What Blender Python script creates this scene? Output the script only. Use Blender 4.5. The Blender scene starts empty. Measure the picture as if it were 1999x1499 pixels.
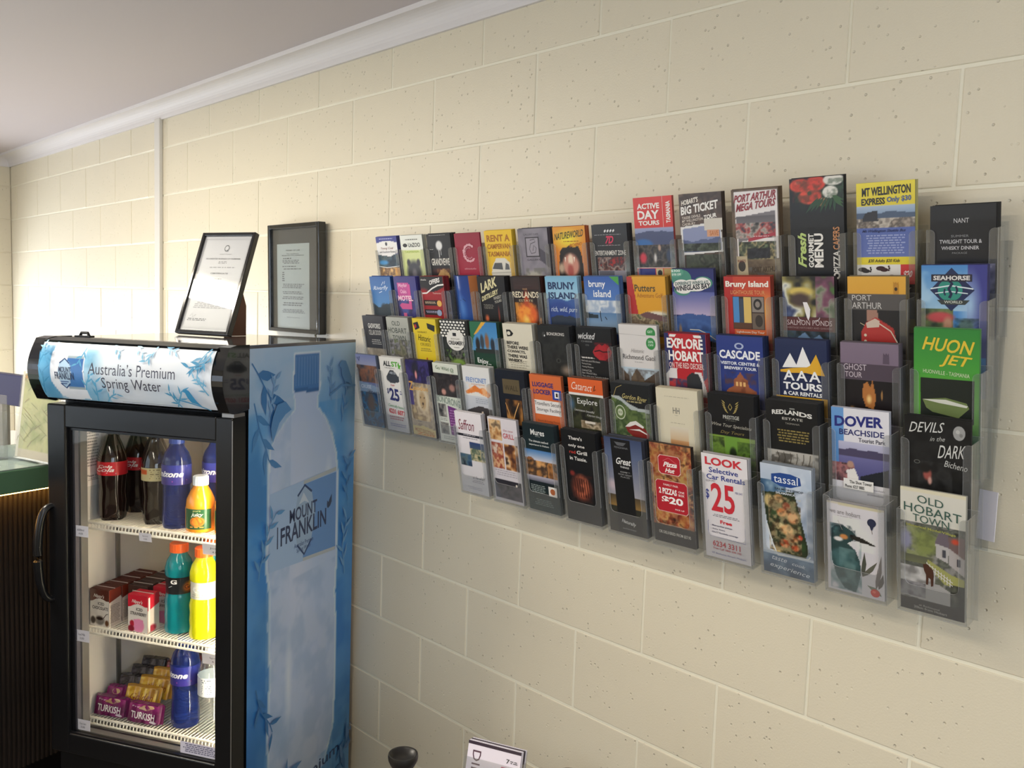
import bpy, bmesh, math, random
import numpy as np
from mathutils import Matrix, Vector
S = bpy.context.scene
COL = S.collection
# ------------------------------------------------------------------ camera
cam_d = bpy.data.cameras.new('camera'); cam = bpy.data.objects.new('camera', cam_d); COL.objects.link(cam)
cam_d.sensor_width = 36.0; cam_d.lens = 1715.808 * 36 / 1999; cam_d.clip_start = .02; cam_d.clip_end = 60
yaw, pit, rol = -0.8010035, -0.0892491, 0.0334329
f = Vector((math.cos(pit) * math.sin(yaw), math.cos(pit) * math.cos(yaw), math.sin(pit)))
r = Vector((math.cos(yaw), -math.sin(yaw), 0)); u = r.cross(f)
r2 = r * math.cos(rol) + u * math.sin(rol); u2 = -r * math.sin(rol) + u * math.cos(rol)
cam.matrix_world = Matrix(((r2.x, u2.x, -f.x, 2.17153), (r2.y, u2.y, -f.y, -1.57184), (r2.z, u2.z, -f.z, 1.57954), (0, 0, 0, 1)))
S.camera = cam
# ------------------------------------------------------------------ light and exposure
W = bpy.data.worlds.new('world'); S.world = W; W.use_nodes = True
bg = W.node_tree.nodes['Background']; bg.inputs[0].default_value = (.75, .85, 1, 1); bg.inputs[1].default_value = 1.0
def area(name, loc, direction, sx, sy, power, color):
    l = bpy.data.lights.new(name, 'AREA'); l.shape = 'RECTANGLE'; l.size = sx; l.size_y = sy; l.energy = power; l.color = color
    o = bpy.data.objects.new(name, l); COL.objects.link(o); o.location = loc
    o.rotation_euler = Vector(direction).to_track_quat('-Z', 'Y').to_euler(); return o
# daylight through the window in the left end wall, daylight through the front windows
area('window_light_side', (-3.96, -.85, 1.12), (.80, .58, -.30), 1.3, .5, 28, (.86, .91, 1)).data.spread = math.radians(160)
area('window_light_front', (-1.2, -3.62, 1.45), (0, 1, .05), 3.6, 1.3, 10, (.84, .91, 1))
area('fill_light_right', (3.56, -1.75, 1.45), (-1, .1, -.02), 1.7, 1.1, 15, (.80, .89, 1))  # cool fill from the right, through an unseen window added for it
S.view_settings.view_transform = 'Standard'; S.view_settings.look = 'None'
S.view_settings.gamma = 1; S.view_settings.use_curve_mapping = False
S.view_settings.exposure = 0.80
S.cycles.transparent_max_bounces = 48; S.cycles.max_bounces = 10
FIX_POWER = 36
# ------------------------------------------------------------------ helpers
def lin(c):
    if isinstance(c, str):
        if len(c) == 3: c = ''.join(k * 2 for k in c)
        c = [int(c[i:i + 2], 16) / 255 for i in (0, 2, 4)]
    return tuple(k / 12.92 if k <= .04045 else ((k + .055) / 1.055) ** 2.4 for k in c)
def srgb(c):
    if len(c) == 3: c = ''.join(k * 2 for k in c)
    return np.array([int(c[i:i + 2], 16) / 255 for i in (0, 2, 4)])
def mat(name, color, rough=.5, metal=0, emit=None, es=0, coat=0, bump=None, trans=0, ior=1.45, spec=.5):
    m = bpy.data.materials.new(name); m.use_nodes = True; n = m.node_tree.nodes; b = n['Principled BSDF']
    b.inputs['Base Color'].default_value = (*lin(color), 1); b.inputs['Roughness'].default_value = rough
    b.inputs['Metallic'].default_value = metal; b.inputs['Coat Weight'].default_value = coat
    b.inputs['Transmission Weight'].default_value = trans; b.inputs['IOR'].default_value = ior
    b.inputs['Specular IOR Level'].default_value = spec
    if emit: b.inputs['Emission Color'].default_value = (*lin(emit), 1); b.inputs['Emission Strength'].default_value = es
    if bump:
        L = m.node_tree.links; t = n.new('ShaderNodeTexNoise'); t.inputs['Scale'].default_value = bump[0]; t.inputs['Detail'].default_value = 4
        tc = n.new('ShaderNodeTexCoord'); L.new(tc.outputs['Object'], t.inputs['Vector'])
        bp = n.new('ShaderNodeBump'); bp.inputs['Strength'].default_value = bump[1]; bp.inputs['Distance'].default_value = bump[2]
        L.new(t.outputs['Fac'], bp.inputs['Height']); L.new(bp.outputs[0], b.inputs['Normal'])
    return m
def attr_mat(name, rough, coat=0, emit=0):
    m = mat(name, 'fff', rough, coat=coat); n = m.node_tree.nodes; a = n.new('ShaderNodeAttribute'); a.attribute_name = 'Col'
    m.node_tree.links.new(a.outputs['Color'], n['Principled BSDF'].inputs['Base Color'])
    if emit:
        m.node_tree.links.new(a.outputs['Color'], n['Principled BSDF'].inputs['Emission Color']); n['Principled BSDF'].inputs['Emission Strength'].default_value = emit
    return m
def clear_mat(name, tint, glossy=1.0, ior=1.45, rough=.03, haze=0):
    m = bpy.data.materials.new(name); m.use_nodes = True; n = m.node_tree.nodes; L = m.node_tree.links; n.remove(n['Principled BSDF'])
    t = n.new('ShaderNodeBsdfTransparent'); t.inputs[0].default_value = (*tint, 1)
    g = n.new('ShaderNodeBsdfGlossy'); g.inputs['Roughness'].default_value = rough; g.inputs[0].default_value = (glossy,) * 3 + (1,)
    lw = n.new('ShaderNodeLayerWeight'); lw.inputs[0].default_value = .5; pw = n.new('ShaderNodeMath'); pw.operation = 'POWER'; pw.inputs[1].default_value = 5
    f0 = ((ior - 1) / (ior + 1)) ** 2; mm = n.new('ShaderNodeMath'); mm.operation = 'MULTIPLY_ADD'; mm.inputs[1].default_value = 1 - f0; mm.inputs[2].default_value = f0
    L.new(lw.outputs['Facing'], pw.inputs[0]); L.new(pw.outputs[0], mm.inputs[0])
    mx = n.new('ShaderNodeMixShader'); L.new(mm.outputs[0], mx.inputs[0]); L.new(t.outputs[0], mx.inputs[1]); L.new(g.outputs[0], mx.inputs[2])
    out = mx
    if haze:
        d = n.new('ShaderNodeBsdfDiffuse'); d.inputs[0].default_value = (.8, .8, .78, 1)
        m2 = n.new('ShaderNodeMixShader'); m2.inputs[0].default_value = haze; L.new(mx.outputs[0], m2.inputs[1]); L.new(d.outputs[0], m2.inputs[2]); out = m2
    L.new(out.outputs[0], n['Material Output'].inputs[0]); return m
M = {}
M['print'] = attr_mat('printed_paper', .38, coat=.15)
M['vinyl'] = attr_mat('printed_vinyl', .42, coat=.05)
M['matte'] = attr_mat('paper_edges', .7)
M['sign'] = attr_mat('sign_film', .3, emit=.03)
M['label'] = attr_mat('bottle_label', .3, coat=.2)
M['foil'] = attr_mat('foil_wrapper', .22, coat=.4)
M['acrylic'] = clear_mat('clear_acrylic', (.91, .915, .915), .9, 1.49, .05, .05)
M['glass'] = clear_mat('door_glass', (.93, .94, .94), .8, 1.4, .01)
M['clearpet'] = clear_mat('clear_plastic', (.86, .90, .92), 1, 1.5, .05, .05)
M['edge'] = clear_mat('acrylic_edge', (.9, .9, .9), .9, 1.6, .12, .38)
M['black'] = mat('black_plastic', '0e0f12', .28, spec=.4)
M['blackgloss'] = mat('black_gloss', '101114', .12, coat=.5)
M['white'] = mat('white_liner', 'd6d0c8', .45)
M['wire'] = mat('white_coated_wire', 'efe9dc', .4)
M['grey'] = mat('grey_metal', '8c8a88', .35, metal=.7)
M['topgrey'] = mat('fridge_top_grey', '5a585c', .10, coat=.6)
M['paint'] = mat('painted_block', 'dfd6bf', .42, bump=(260, .35, .0012))
M['joint'] = mat('painted_joint', 'ebe6d2', .6, bump=(400, .2, .001))
M['ceil'] = mat('ceiling_paint', 'c8c0c2', .8, bump=(300, .1, .001))
M['cornice'] = mat('cornice_paint', 'ddd8d6', .6)
M['trim'] = mat('trim_paint', 'd9d5cd', .5)
def add_pits(m, seed):  # small pits and nicks of the cast blocks
    n = m.node_tree.nodes; L = m.node_tree.links; b = n['Principled BSDF']; bp0 = [k for k in n if k.type == 'BUMP'][0]
    tc = n.new('ShaderNodeNewGeometry'); v = n.new('ShaderNodeTexVoronoi'); v.inputs['Scale'].default_value = 55; L.new(tc.outputs['Position'], v.inputs['Vector'])
    no = n.new('ShaderNodeTexNoise'); no.inputs['Scale'].default_value = 9; L.new(tc.outputs['Position'], no.inputs['Vector'])
    ms = n.new('ShaderNodeMapRange'); ms.inputs[1].default_value = .36; ms.inputs[2].default_value = .55; L.new(no.outputs['Fac'], ms.inputs[0])
    mr = n.new('ShaderNodeMapRange'); mr.inputs[1].default_value = .06; mr.inputs[2].default_value = .15; mr.inputs[3].default_value = 0; mr.inputs[4].default_value = 1
    L.new(v.outputs['Distance'], mr.inputs[0])
    inv = n.new('ShaderNodeMath'); inv.operation = 'SUBTRACT'; inv.inputs[0].default_value = 1; L.new(mr.outputs[0], inv.inputs[1])
    mu = n.new('ShaderNodeMath'); mu.operation = 'MULTIPLY'; L.new(inv.outputs[0], mu.inputs[0]); L.new(ms.outputs[0], mu.inputs[1])
    b2 = n.new('ShaderNodeBump'); b2.invert = True; b2.inputs['Strength'].default_value = .8; b2.inputs['Distance'].default_value = .003
    L.new(mu.outputs[0], b2.inputs['Height']); L.new(bp0.outputs[0], b2.inputs['Normal']); L.new(b2.outputs[0], b.inputs['Normal'])
add_pits(M['paint'], 1)

def link(name, me, m=None, parent=None, loc=None, rot=None):
    o = bpy.data.objects.new(name, me); COL.objects.link(o)
    if m is not None and me is not None: me.materials.append(m)
    if parent is not None: o.parent = parent
    if loc is not None: o.location = loc
    if rot is not None: o.rotation_euler = rot
    return o
def tag(o, label=None, cat=None, group=None, kind=None):
    if label: o['label'] = label
    if cat: o['category'] = cat
    if group: o['group'] = group
    if kind: o['kind'] = kind
    return o
def empty(name, loc, rz=0, label=None, cat=None, group=None):
    o = bpy.data.objects.new(name, None); COL.objects.link(o); o.location = loc; o.rotation_euler = (0, 0, rz); o.empty_display_size = .05
    return tag(o, label, cat, group)
class MB:
    """collects boxes, sweeps and lathes into one mesh"""
    def __init__(s): s.v = []; s.f = []; s.c = []
    def add(s, v, f, c=None):
        k = len(s.v); s.v += [tuple(q) for q in v]; s.f += [tuple(i + k for i in q) for q in f]; s.c += [c] * len(f); return s
    def box(s, x0, y0, z0, x1, y1, z1, c=None, b=0):
        if b:
            bm = bmesh.new(); bmesh.ops.create_cube(bm, size=1)
            for q in bm.verts: q.co = Vector(((x0 + x1) / 2 + q.co.x * (x1 - x0), (y0 + y1) / 2 + q.co.y * (y1 - y0), (z0 + z1) / 2 + q.co.z * (z1 - z0)))
            bmesh.ops.bevel(bm, geom=bm.edges[:], offset=b, segments=2, affect='EDGES', profile=.5)
            bm.verts.index_update(); s.add([q.co[:] for q in bm.verts], [[w.index for w in q.verts] for q in bm.faces], c); bm.free(); return s
        return s.add([(x, y, z) for z in (z0, z1) for y in (y0, y1) for x in (x0, x1)],
                     [(0, 2, 3, 1), (4, 5, 7, 6), (0, 1, 5, 4), (2, 6, 7, 3), (0, 4, 6, 2), (1, 3, 7, 5)], c)
    def lathe(s, prof, n=24, c=None, cx=0, cy=0, cz=0, squash=None):
        v = []; f = []
        for (rr, z) in prof:
            for i in range(n):
                a = 2 * math.pi * i / n; k = 1
                if squash: k = squash(a, z)
                v.append((cx + rr * k * math.cos(a), cy + rr * k * math.sin(a), cz + z))
        for j in range(len(prof) - 1):
            for i in range(n): f.append((j * n + i, j * n + (i + 1) % n, (j + 1) * n + (i + 1) % n, (j + 1) * n + i))
        f.append(tuple(range(n))[::-1]); f.append(tuple((len(prof) - 1) * n + i for i in range(n)))
        return s.add(v, f, c)
    def tube(s, pts, rad, n=8, c=None):
        v = []; f = []; P = [Vector(q) for q in pts]
        for j, q in enumerate(P):
            d = (P[min(j + 1, len(P) - 1)] - P[max(j - 1, 0)]).normalized()
            a = d.cross(Vector((0, 0, 1))); a = a.normalized() if a.length > .01 else Vector((1, 0, 0)); b = d.cross(a)
            rr = rad[j] if isinstance(rad, (list, tuple)) else rad
            for i in range(n):
                t = 2 * math.pi * i / n; v.append(q + a * rr * math.cos(t) + b * rr * math.sin(t))
        for j in range(len(P) - 1):
            for i in range(n): f.append((j * n + i, j * n + (i + 1) % n, (j + 1) * n + (i + 1) % n, (j + 1) * n + i))
        f.append(tuple(range(n))[::-1]); f.append(tuple((len(P) - 1) * n + i for i in range(n)))
        return s.add(v, f, c)
    def prism(s, pts, x0, x1, c=None):
        """profile pts (y,z) extruded along x"""
        n = len(pts); v = [(x0, y, z) for y, z in pts] + [(x1, y, z) for y, z in pts]
        return s.add(v, [tuple(range(n)), tuple(range(2 * n - 1, n - 1, -1))] + [(i, i + n, (i + 1) % n + n, (i + 1) % n) for i in range(n)], c)
    def mesh(s, name, smooth=False):
        me = bpy.data.meshes.new(name); me.from_pydata(s.v, [], s.f)
        if any(c is not None for c in s.c):
            at = me.color_attributes.new('Col', 'FLOAT_COLOR', 'CORNER'); buf = []
            for q, c in zip(s.f, s.c): buf += list((*lin(c or 'fff'), 1)) * len(q)
            at.data.foreach_set('color', buf)
        bm = bmesh.new(); bm.from_mesh(me); bmesh.ops.recalc_face_normals(bm, faces=bm.faces[:]); bm.to_mesh(me); bm.free()
        if smooth: me.shade_smooth()
        me.update(); return me
    def build(s, name, m, parent=None, loc=None, rot=None, smooth=False):
        o = link(name, s.mesh(name, smooth), m, parent, loc, rot)
        if smooth: 
            try: o.data.set_sharp_from_angle(angle=.7)
            except Exception: pass
        return o
# ---- painting: a cover is a fine grid of coloured cells plus crisp shapes and letters
def hash2(ix, iy, seed):
    h = np.sin(ix * 127.1 + iy * 311.7 + seed * 74.7) * 43758.5453; return h - np.floor(h)
def vnoise(x, y, seed):
    ix = np.floor(x); iy = np.floor(y); fx = x - ix; fy = y - iy; fx = fx * fx * (3 - 2 * fx); fy = fy * fy * (3 - 2 * fy)
    a = hash2(ix, iy, seed); b = hash2(ix + 1, iy, seed); c = hash2(ix, iy + 1, seed); d = hash2(ix + 1, iy + 1, seed)
    return (a * (1 - fx) + b * fx) * (1 - fy) + (c * (1 - fx) + d * fx) * fy
def fbm(x, y, seed): return (vnoise(x, y, seed) + .5 * vnoise(x * 2.1, y * 2.1, seed + 3) + .25 * vnoise(x * 4.3, y * 4.3, seed + 7)) / 1.75
_cu = bpy.data.curves.new('lettering', 'FONT'); _cu.fill_mode = 'FRONT'; _to = bpy.data.objects.new('lettering', _cu); _tc = {}
def glyphs(t, bold, slant):
    k = (t, bold, slant)
    if k not in _tc:
        _cu.body = t; _cu.offset = bold; _cu.shear = slant; _cu.resolution_u = 2 if len(t) > 5 else 3
        m = _to.to_mesh(); v = np.empty(len(m.vertices) * 3); m.vertices.foreach_get('co', v); v = v.reshape(-1, 3)[:, :2]
        fs = [tuple(p.vertices) for p in m.polygons]; _to.to_mesh_clear()
        lo = v.min(0); hi = v.max(0); _tc[k] = ((v - lo) / np.maximum(hi - lo, 1e-6), fs)
    return _tc[k]
def inside(U, V, P):
    r_ = np.zeros(U.shape, bool); n = len(P)
    for i in range(n):
        x1, y1 = P[i]; x2, y2 = P[(i + 1) % n]
        if y1 == y2: continue
        r_ ^= ((y1 > V) != (y2 > V)) & (U < (x2 - x1) * (V - y1) / (y2 - y1) + x1)
    return r_
def art(name, w, h, ops, cell=.002, base='fff', vs=None, bend=None, parent=None, m=None, loc=None, rot=None):
    """w,h metres; ops use u in 0..1 across and v downwards in units of vs metres (default h)."""
    vs = vs or h; H = h / vs
    nx = max(2, int(w / cell)); ny = max(2, int(h / cell))
    U, V = np.meshgrid(np.linspace(0, 1, nx + 1), np.linspace(0, H, ny + 1)); C = np.empty(U.shape + (3,)); C[:] = srgb(base)
    sharp = []; rnd = [0]; asp = vs / w
    for o in ops:
        k = o[0]
        if k == 'G':   # gradient rect
            _, x0, y0, x1, y1, c0, c1 = o; q = (U >= x0) & (U <= x1) & (V >= y0) & (V <= y1); t = np.clip((V - y0) / (y1 - y0), 0, 1)[..., None]
            C = np.where(q[..., None], srgb(c0) * (1 - t) + srgb(c1) * t, C)
        elif k == 'E':  # soft ellipse
            _, cx, cy, rx, ry, c = o[:6]; s_ = o[6] if len(o) > 6 else .3; d = np.sqrt(((U - cx) / rx) ** 2 + ((V - cy) / ry) ** 2)
            t = np.clip((1 - d) / s_, 0, 1)[..., None]; C = C * (1 - t) + srgb(c) * t
        elif k == 'P':
            q = inside(U, V, o[1]); C[q] = srgb(o[2])
        elif k == 'N':  # photograph-like mottling between a list of colours
            _, x0, y0, x1, y1, cols, sc, seed = o; q = (U >= x0) & (U <= x1) & (V >= y0) & (V <= y1)
            t = np.clip((fbm(U * sc, V * sc * asp, seed) - .22) / .56, 0, .999) * (len(cols) - 1); i = t.astype(int); t = (t - i)[..., None]
            cc = np.array([srgb(c) for c in cols]); n_ = cc[i] * (1 - t) + cc[np.minimum(i + 1, len(cols) - 1)] * t; C = np.where(q[..., None], n_, C)
        elif k == 'B':  # blend mottling over what is there
            _, x0, y0, x1, y1, c, sc, seed, amt = o; q = (U >= x0) & (U <= x1) & (V >= y0) & (V <= y1)
            t = (np.clip((fbm(U * sc, V * sc * asp, seed) - .4) / .25, 0, 1) * amt * q)[..., None]; C = C * (1 - t) + srgb(c) * t
        elif k == 'H':  # ridge line filled down to y1
            _, y0, amp, seed, c, x0, x1, y1 = o; e = y0 - amp * (fbm(U * 3.1 + seed, U * 0 + seed, seed) - .3) * 2
            q = (V > e) & (V < y1) & (U >= x0) & (U <= x1); C[q] = srgb(c)
        else: sharp.append(o)
    v = []; 
    X = U * w; Z = h - V * vs; Y = np.zeros_like(X)
    P3 = np.stack([X, Y, Z], -1).reshape(-1, 3); cols = C.reshape(-1, 3)
    i = np.arange(nx * ny); a = (i // nx) * (nx + 1) + i % nx
    F = np.stack([a + nx + 1, a + nx + 2, a + 1, a], -1)
    VV = [P3]; CC = [cols]; FF = F.tolist(); base_n = len(P3); lay = 0
    def put(pts, faces, c):
        nonlocal base_n, lay
        pts = np.array(pts, float); lay += 1; pts[:, 0] = np.clip(pts[:, 0], 0, 1); pts[:, 1] = np.clip(pts[:, 1], 0, H)
        p3 = np.stack([pts[:, 0] * w, np.full(len(pts), -.0002 - .00004 * lay), h - pts[:, 1] * vs], -1)
        VV.append(p3); CC.append(np.tile(srgb(c), (len(pts), 1))); FF.extend([tuple(q + base_n for q in fc) for fc in faces]); base_n += len(pts)
    for o in sharp:
        k = o[0]
        if k == 'r': _, x0, y0, x1, y1, c = o; put([(x0, y1), (x1, y1), (x1, y0), (x0, y0)], [(0, 1, 2, 3)], c)
        elif k == 'e':
            _, cx, cy, rx, ry, c = o; n_ = 28; put([(cx + rx * math.cos(t * 6.28319 / n_), cy - ry * math.sin(t * 6.28319 / n_)) for t in range(n_)], [tuple(range(n_))], c)
        elif k == 'p': put(o[1], [tuple(range(len(o[1])))], o[2])
        elif k == 'l':  # polyline stroke (points, width in u, colour)
            pts, wd, c = o[1:4]; L_ = []; R_ = []
            for j, (x, y) in enumerate(pts):
                x0, y0 = pts[max(j - 1, 0)]; x1, y1 = pts[min(j + 1, len(pts) - 1)]; dx, dy = (x1 - x0), (y1 - y0) * asp; d = math.hypot(dx, dy) or 1
                L_.append((x - dy / d * wd / 2, y + dx / d * wd / 2 / asp)); R_.append((x + dy / d * wd / 2, y - dx / d * wd / 2 / asp))
            n_ = len(pts); put(L_ + R_, [(j, j + 1, n_ + j + 1, n_ + j) for j in range(n_ - 1)], c)
        elif k == 'f':  # leaf: root, tip, half width
            (x0, y0), (x1, y1), wd, c = o[1:5]; dx, dy = x1 - x0, (y1 - y0) * asp; d = math.hypot(dx, dy); px, py = -dy / d * wd, dx / d * wd / asp
            put([(x0, y0), (x0 + (x1 - x0) * .25 + px * .8, y0 + (y1 - y0) * .25 + py * .8), (x0 + (x1 - x0) * .55 + px, y0 + (y1 - y0) * .55 + py), (x1, y1), (x0 + (x1 - x0) * .55 - px * .5, y0 + (y1 - y0) * .55 - py * .5), (x0 + (x1 - x0) * .25 - px * .6, y0 + (y1 - y0) * .25 - py * .6)], [(0, 1, 2, 3, 4, 5)], c)
        elif k == 't':  # text box x0,y0,x1,y1,string,colour, options: b bold, i slant, u turned to read upwards, d turned to read downwards, + rise (v at right end minus left)
            _, x0, y0, x1, y1, t, c = o[:7]; op = o[7] if len(o) > 7 else ''; rise = o[8] if len(o) > 8 else 0
            g, fs = glyphs(t, .035 if 'B' in op else .018 if 'b' in op else 0, .35 if 'i' in op else 0)
            if 'u' in op: pts = np.stack([x0 + (1 - g[:, 1]) * (x1 - x0), y1 - g[:, 0] * (y1 - y0)], -1)
            elif 'd' in op: pts = np.stack([x0 + g[:, 1] * (x1 - x0), y0 + g[:, 0] * (y1 - y0)], -1)
            else: pts = np.stack([x0 + g[:, 0] * (x1 - x0), y1 - g[:, 1] * (y1 - y0) + rise * g[:, 0]], -1)
            put(pts, fs, c)
        elif k == 'T':  # small print: rows of tiny words
            _, x0, y0, x1, y1, rows, c, seed = o; rg = random.Random(seed); ps = []; fc = []; hh = (y1 - y0) / rows
            for j in range(rows):
                x = x0 + (x1 - x0) * rg.uniform(0, .12); xe = x1 - (x1 - x0) * rg.uniform(0, .15)
                while x < xe:
                    l = min(rg.uniform(.03, .10), xe - x); yy = y0 + j * hh; n_ = len(ps); ps += [(x, yy + hh * .5), (x + l, yy + hh * .5), (x + l, yy), (x, yy)]; fc.append((n_, n_ + 1, n_ + 2, n_ + 3)); x += l + .018
            if ps: put(ps, fc, c)
    VVa = np.concatenate(VV); CCa = np.concatenate(CC)
    if bend: VVa = bend(VVa, w, h)
    me = bpy.data.meshes.new(name); me.from_pydata(VVa.tolist(), [], FF)
    at = me.color_attributes.new('Col', 'FLOAT_COLOR', 'POINT'); L_ = np.where(CCa <= .04045, CCa / 12.92, ((CCa + .055) / 1.055) ** 2.4)
    at.data.foreach_set('color', np.concatenate([L_, np.ones((len(L_), 1))], 1).ravel()); me.update()
    return link(name, me, m or M['print'], parent, loc, rot)
# ------------------------------------------------------------------ the room
XL, XR, YF, ZC = -3.93, 3.6, -3.7, 2.385
def struct(o): o['kind'] = 'structure'; return o
fl = mat('floor_carpet', '4a4744', .9, bump=(200, .5, .003))
struct(MB().box(XL - .2, YF - .2, -.1, XR + .2, .2, 0).build('floor', fl))
struct(MB().box(XL - .2, YF - .2, ZC, XR + .2, .2, ZC + .1).build('ceiling', M['ceil']))
wall = struct(MB().box(XL - .2, .0022, 0, XR + .2, .2, ZC).build('wall_back', M['joint']))
rg = random.Random(4)
bl_mesh = {}
def block_mesh(L_, H_, var):
    k = (round(L_, 3), round(H_, 3), var)
    if k in bl_mesh: return bl_mesh[k]
    q = random.Random(var * 7 + 1); b = .0019; t = .012
    def ring(i, y):  # slightly uneven arrises
        return [(-L_ / 2 + i + q.uniform(-.0006, .0006), y, -H_ / 2 + i), (L_ / 2 - i, y, -H_ / 2 + i + q.uniform(-.0006, .0006)), (L_ / 2 - i + q.uniform(-.0006, .0006), y, H_ / 2 - i), (-L_ / 2 + i, y, H_ / 2 - i + q.uniform(-.0006, .0006))]
    v = ring(0, t) + ring(0, b) + ring(b * .3, b * .3) + ring(b, 0)
    fs = [(12, 13, 14, 15)] + [(j * 4 + i, j * 4 + (i + 1) % 4, (j + 1) * 4 + (i + 1) % 4, (j + 1) * 4 + i) for j in range(3) for i in range(4)]
    me = bpy.data.meshes.new('block'); me.from_pydata(v, [], fs); me.materials.append(M['paint']); me.update(); bl_mesh[k] = me; return me
J = .0065
for n in range(-5, 7):
    z0 = 1 + n * .2; z1 = min(z0 + .2, ZC); par = 0 if n % 2 == 0 else 1
    k = -21 + ((par - (-21)) % 2)
    while k * .2 < 2.3:
        x0 = max(k * .2, XL); x1 = (k + 2) * .2
        if x1 > x0 + .03:
            L_ = x1 - x0 - J; H_ = z1 - z0 - J
            o = link('block', block_mesh(L_, H_, rg.randrange(4)), None, wall, ((x0 + x1) / 2, rg.uniform(-.0006, .0008), (z0 + z1) / 2))
        k += 2
# far end wall, with its window out of view
def wall_with_hole(name, ax, at, th, a0, a1, h0, h1, b0, b1):
    m = MB()
    def bx(p0, p1, q0, q1):
        if ax == 'x': m.box(at, p0, q0, at + th, p1, q1)
        else: m.box(p0, at, q0, p1, at + th, q1)
    bx(a0, b0, 0, ZC); bx(b1, a1, 0, ZC); bx(b0, b1, 0, h0); bx(b0, b1, h1, ZC)
    return struct(m.build(name, M['paint']))
wl = wall_with_hole('wall_left', 'x', XL - .12, .12, YF, .0, .85, 1.5, -1.55, -.15)
for n in range(-5, 7):   # block joints of the end wall where the picture shows it
    z0 = 1 + n * .2; z1 = min(z0 + .2, ZC); y = 0.0 if n % 2 else -.2
    o = link('block', block_mesh(.4 - J, z1 - z0 - J, 1), None, wl, (XL + .004, -.2 if n % 2 else -.1, (z0 + z1) / 2), (0, 0, math.pi / 2)) if n % 2 else link('block', block_mesh(.2 - J, z1 - z0 - J, 1), None, wl, (XL + .004, -.1, (z0 + z1) / 2), (0, 0, math.pi / 2))
wall_with_hole('wall_front', 'y', YF - .12, .12, XL, XR, .8, 2.1, -3.0, .6)
wall_with_hole('wall_right', 'x', XR, .12, YF, 0, .9, 2.0, -2.6, -.9)  # opening added to let in the fill from the right
for nm, a in (('window_1', ('x', XL - .06, -1.55, -.15, .85, 1.5)), ('window_2', ('y', YF - .06, -3.0, .6, .8, 2.1)), ('added_window_3', ('x', XR + .06, -2.6, -.9, .9, 2.0))):  # the third, right-hand window is added to go with the fill light
    ax, at, p0, p1, z0, z1 = a; fr = MB(); d = .04; n_ = 2 if ax == 'x' else 4
    for j in range(n_ + 1):
        q = p0 + (p1 - p0) * j / n_; q0, q1 = max(q - d / 2, p0), min(q + d / 2, p1)
        if ax == 'x': fr.box(at - .03, q0, z0, at + .01, q1, z1)
        else: fr.box(q0, at - .03, z0, q1, at + .01, z1)
    for z in (z0, z1 - d):
        if ax == 'x': fr.box(at - .03, p0, z, at + .01, p1, z + d)
        else: fr.box(p0, at - .03, z, p1, at + .01, z + d)
    o = struct(fr.build(nm, M['trim']))
    g = MB()
    if ax == 'x': g.box(at - .012, p0, z0, at - .008, p1, z1)
    else: g.box(p0, at - .012, z0, p1, at - .008, z1)
    g.build('glass', M['glass'], o)
# cove cornice along the back wall and round the end wall
def cove(x0, x1):
    pr = [(0.0, 2.318), (-.009, 2.318), (-.011, 2.326)]
    for i in range(9):
        a = i / 8 * math.pi / 2; pr.append((-.011 - .050 * (1 - math.cos(a)), 2.326 + .046 * math.sin(a)))
    pr += [(-.070, 2.372), (-.072, 2.385), (0.0, 2.385)]
    return pr
tr = struct(MB().prism(cove(0, 0), XL, 3.0).build('trim_1', M['cornice']))
m = MB(); n = len(cove(0, 0)); m.v = [(XL - y, -3.6, z) for y, z in cove(0, 0)] + [(XL - y, 0.0, z) for y, z in cove(0, 0)]
m.f = [tuple(range(n)), tuple(range(2 * n - 1, n - 1, -1))] + [(i, i + n, (i + 1) % n + n, (i + 1) % n) for i in range(n)]; m.c = [None] * len(m.f)
struct(m.build('trim_2', M['cornice']))
struct(MB().box(-1.70, -.016, 0, -1.645, .0, 2.325, b=.003).build('trim_3', M['trim']))
# ceiling light: fluorescent batten with a diffuser, whose reflection shows in the certificate
t = empty('ceiling_light', (-1.1, -1.60, ZC), 0, 'white fluorescent ceiling batten over the counter', 'ceiling light')
MB().box(-.78, -.11, -.03, .78, .11, 0, b=.006).build('housing', M['trim'], t)
em = mat('lit_diffuser', 'fff6e6', .5, emit='fff0da', es=5)
MB().box(-.74, -.09, -.06, .74, .09, -.03, b=.01).build('diffuser', em, t)
area('batten_glow', (-1.1, -1.60, ZC - .065), (0, 0, -1), 1.48, .18, FIX_POWER, (1, .92, .78))
t = empty('ceiling_light', (1.5, -2.4, ZC), 0, 'added fluorescent ceiling batten behind the camera, for fill light', 'ceiling light')  # unseen second batten, added as fill
MB().box(-.78, -.11, -.03, .78, .11, 0, b=.006).build('housing', M['trim'], t)
MB().box(-.74, -.09, -.06, .74, .09, -.03, b=.01).build('diffuser', em, t)
area('batten_glow', (1.5, -2.4, ZC - .065), (0, 0, -1), 1.48, .18, FIX_POWER * .36, (1, .90, .74))
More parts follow.
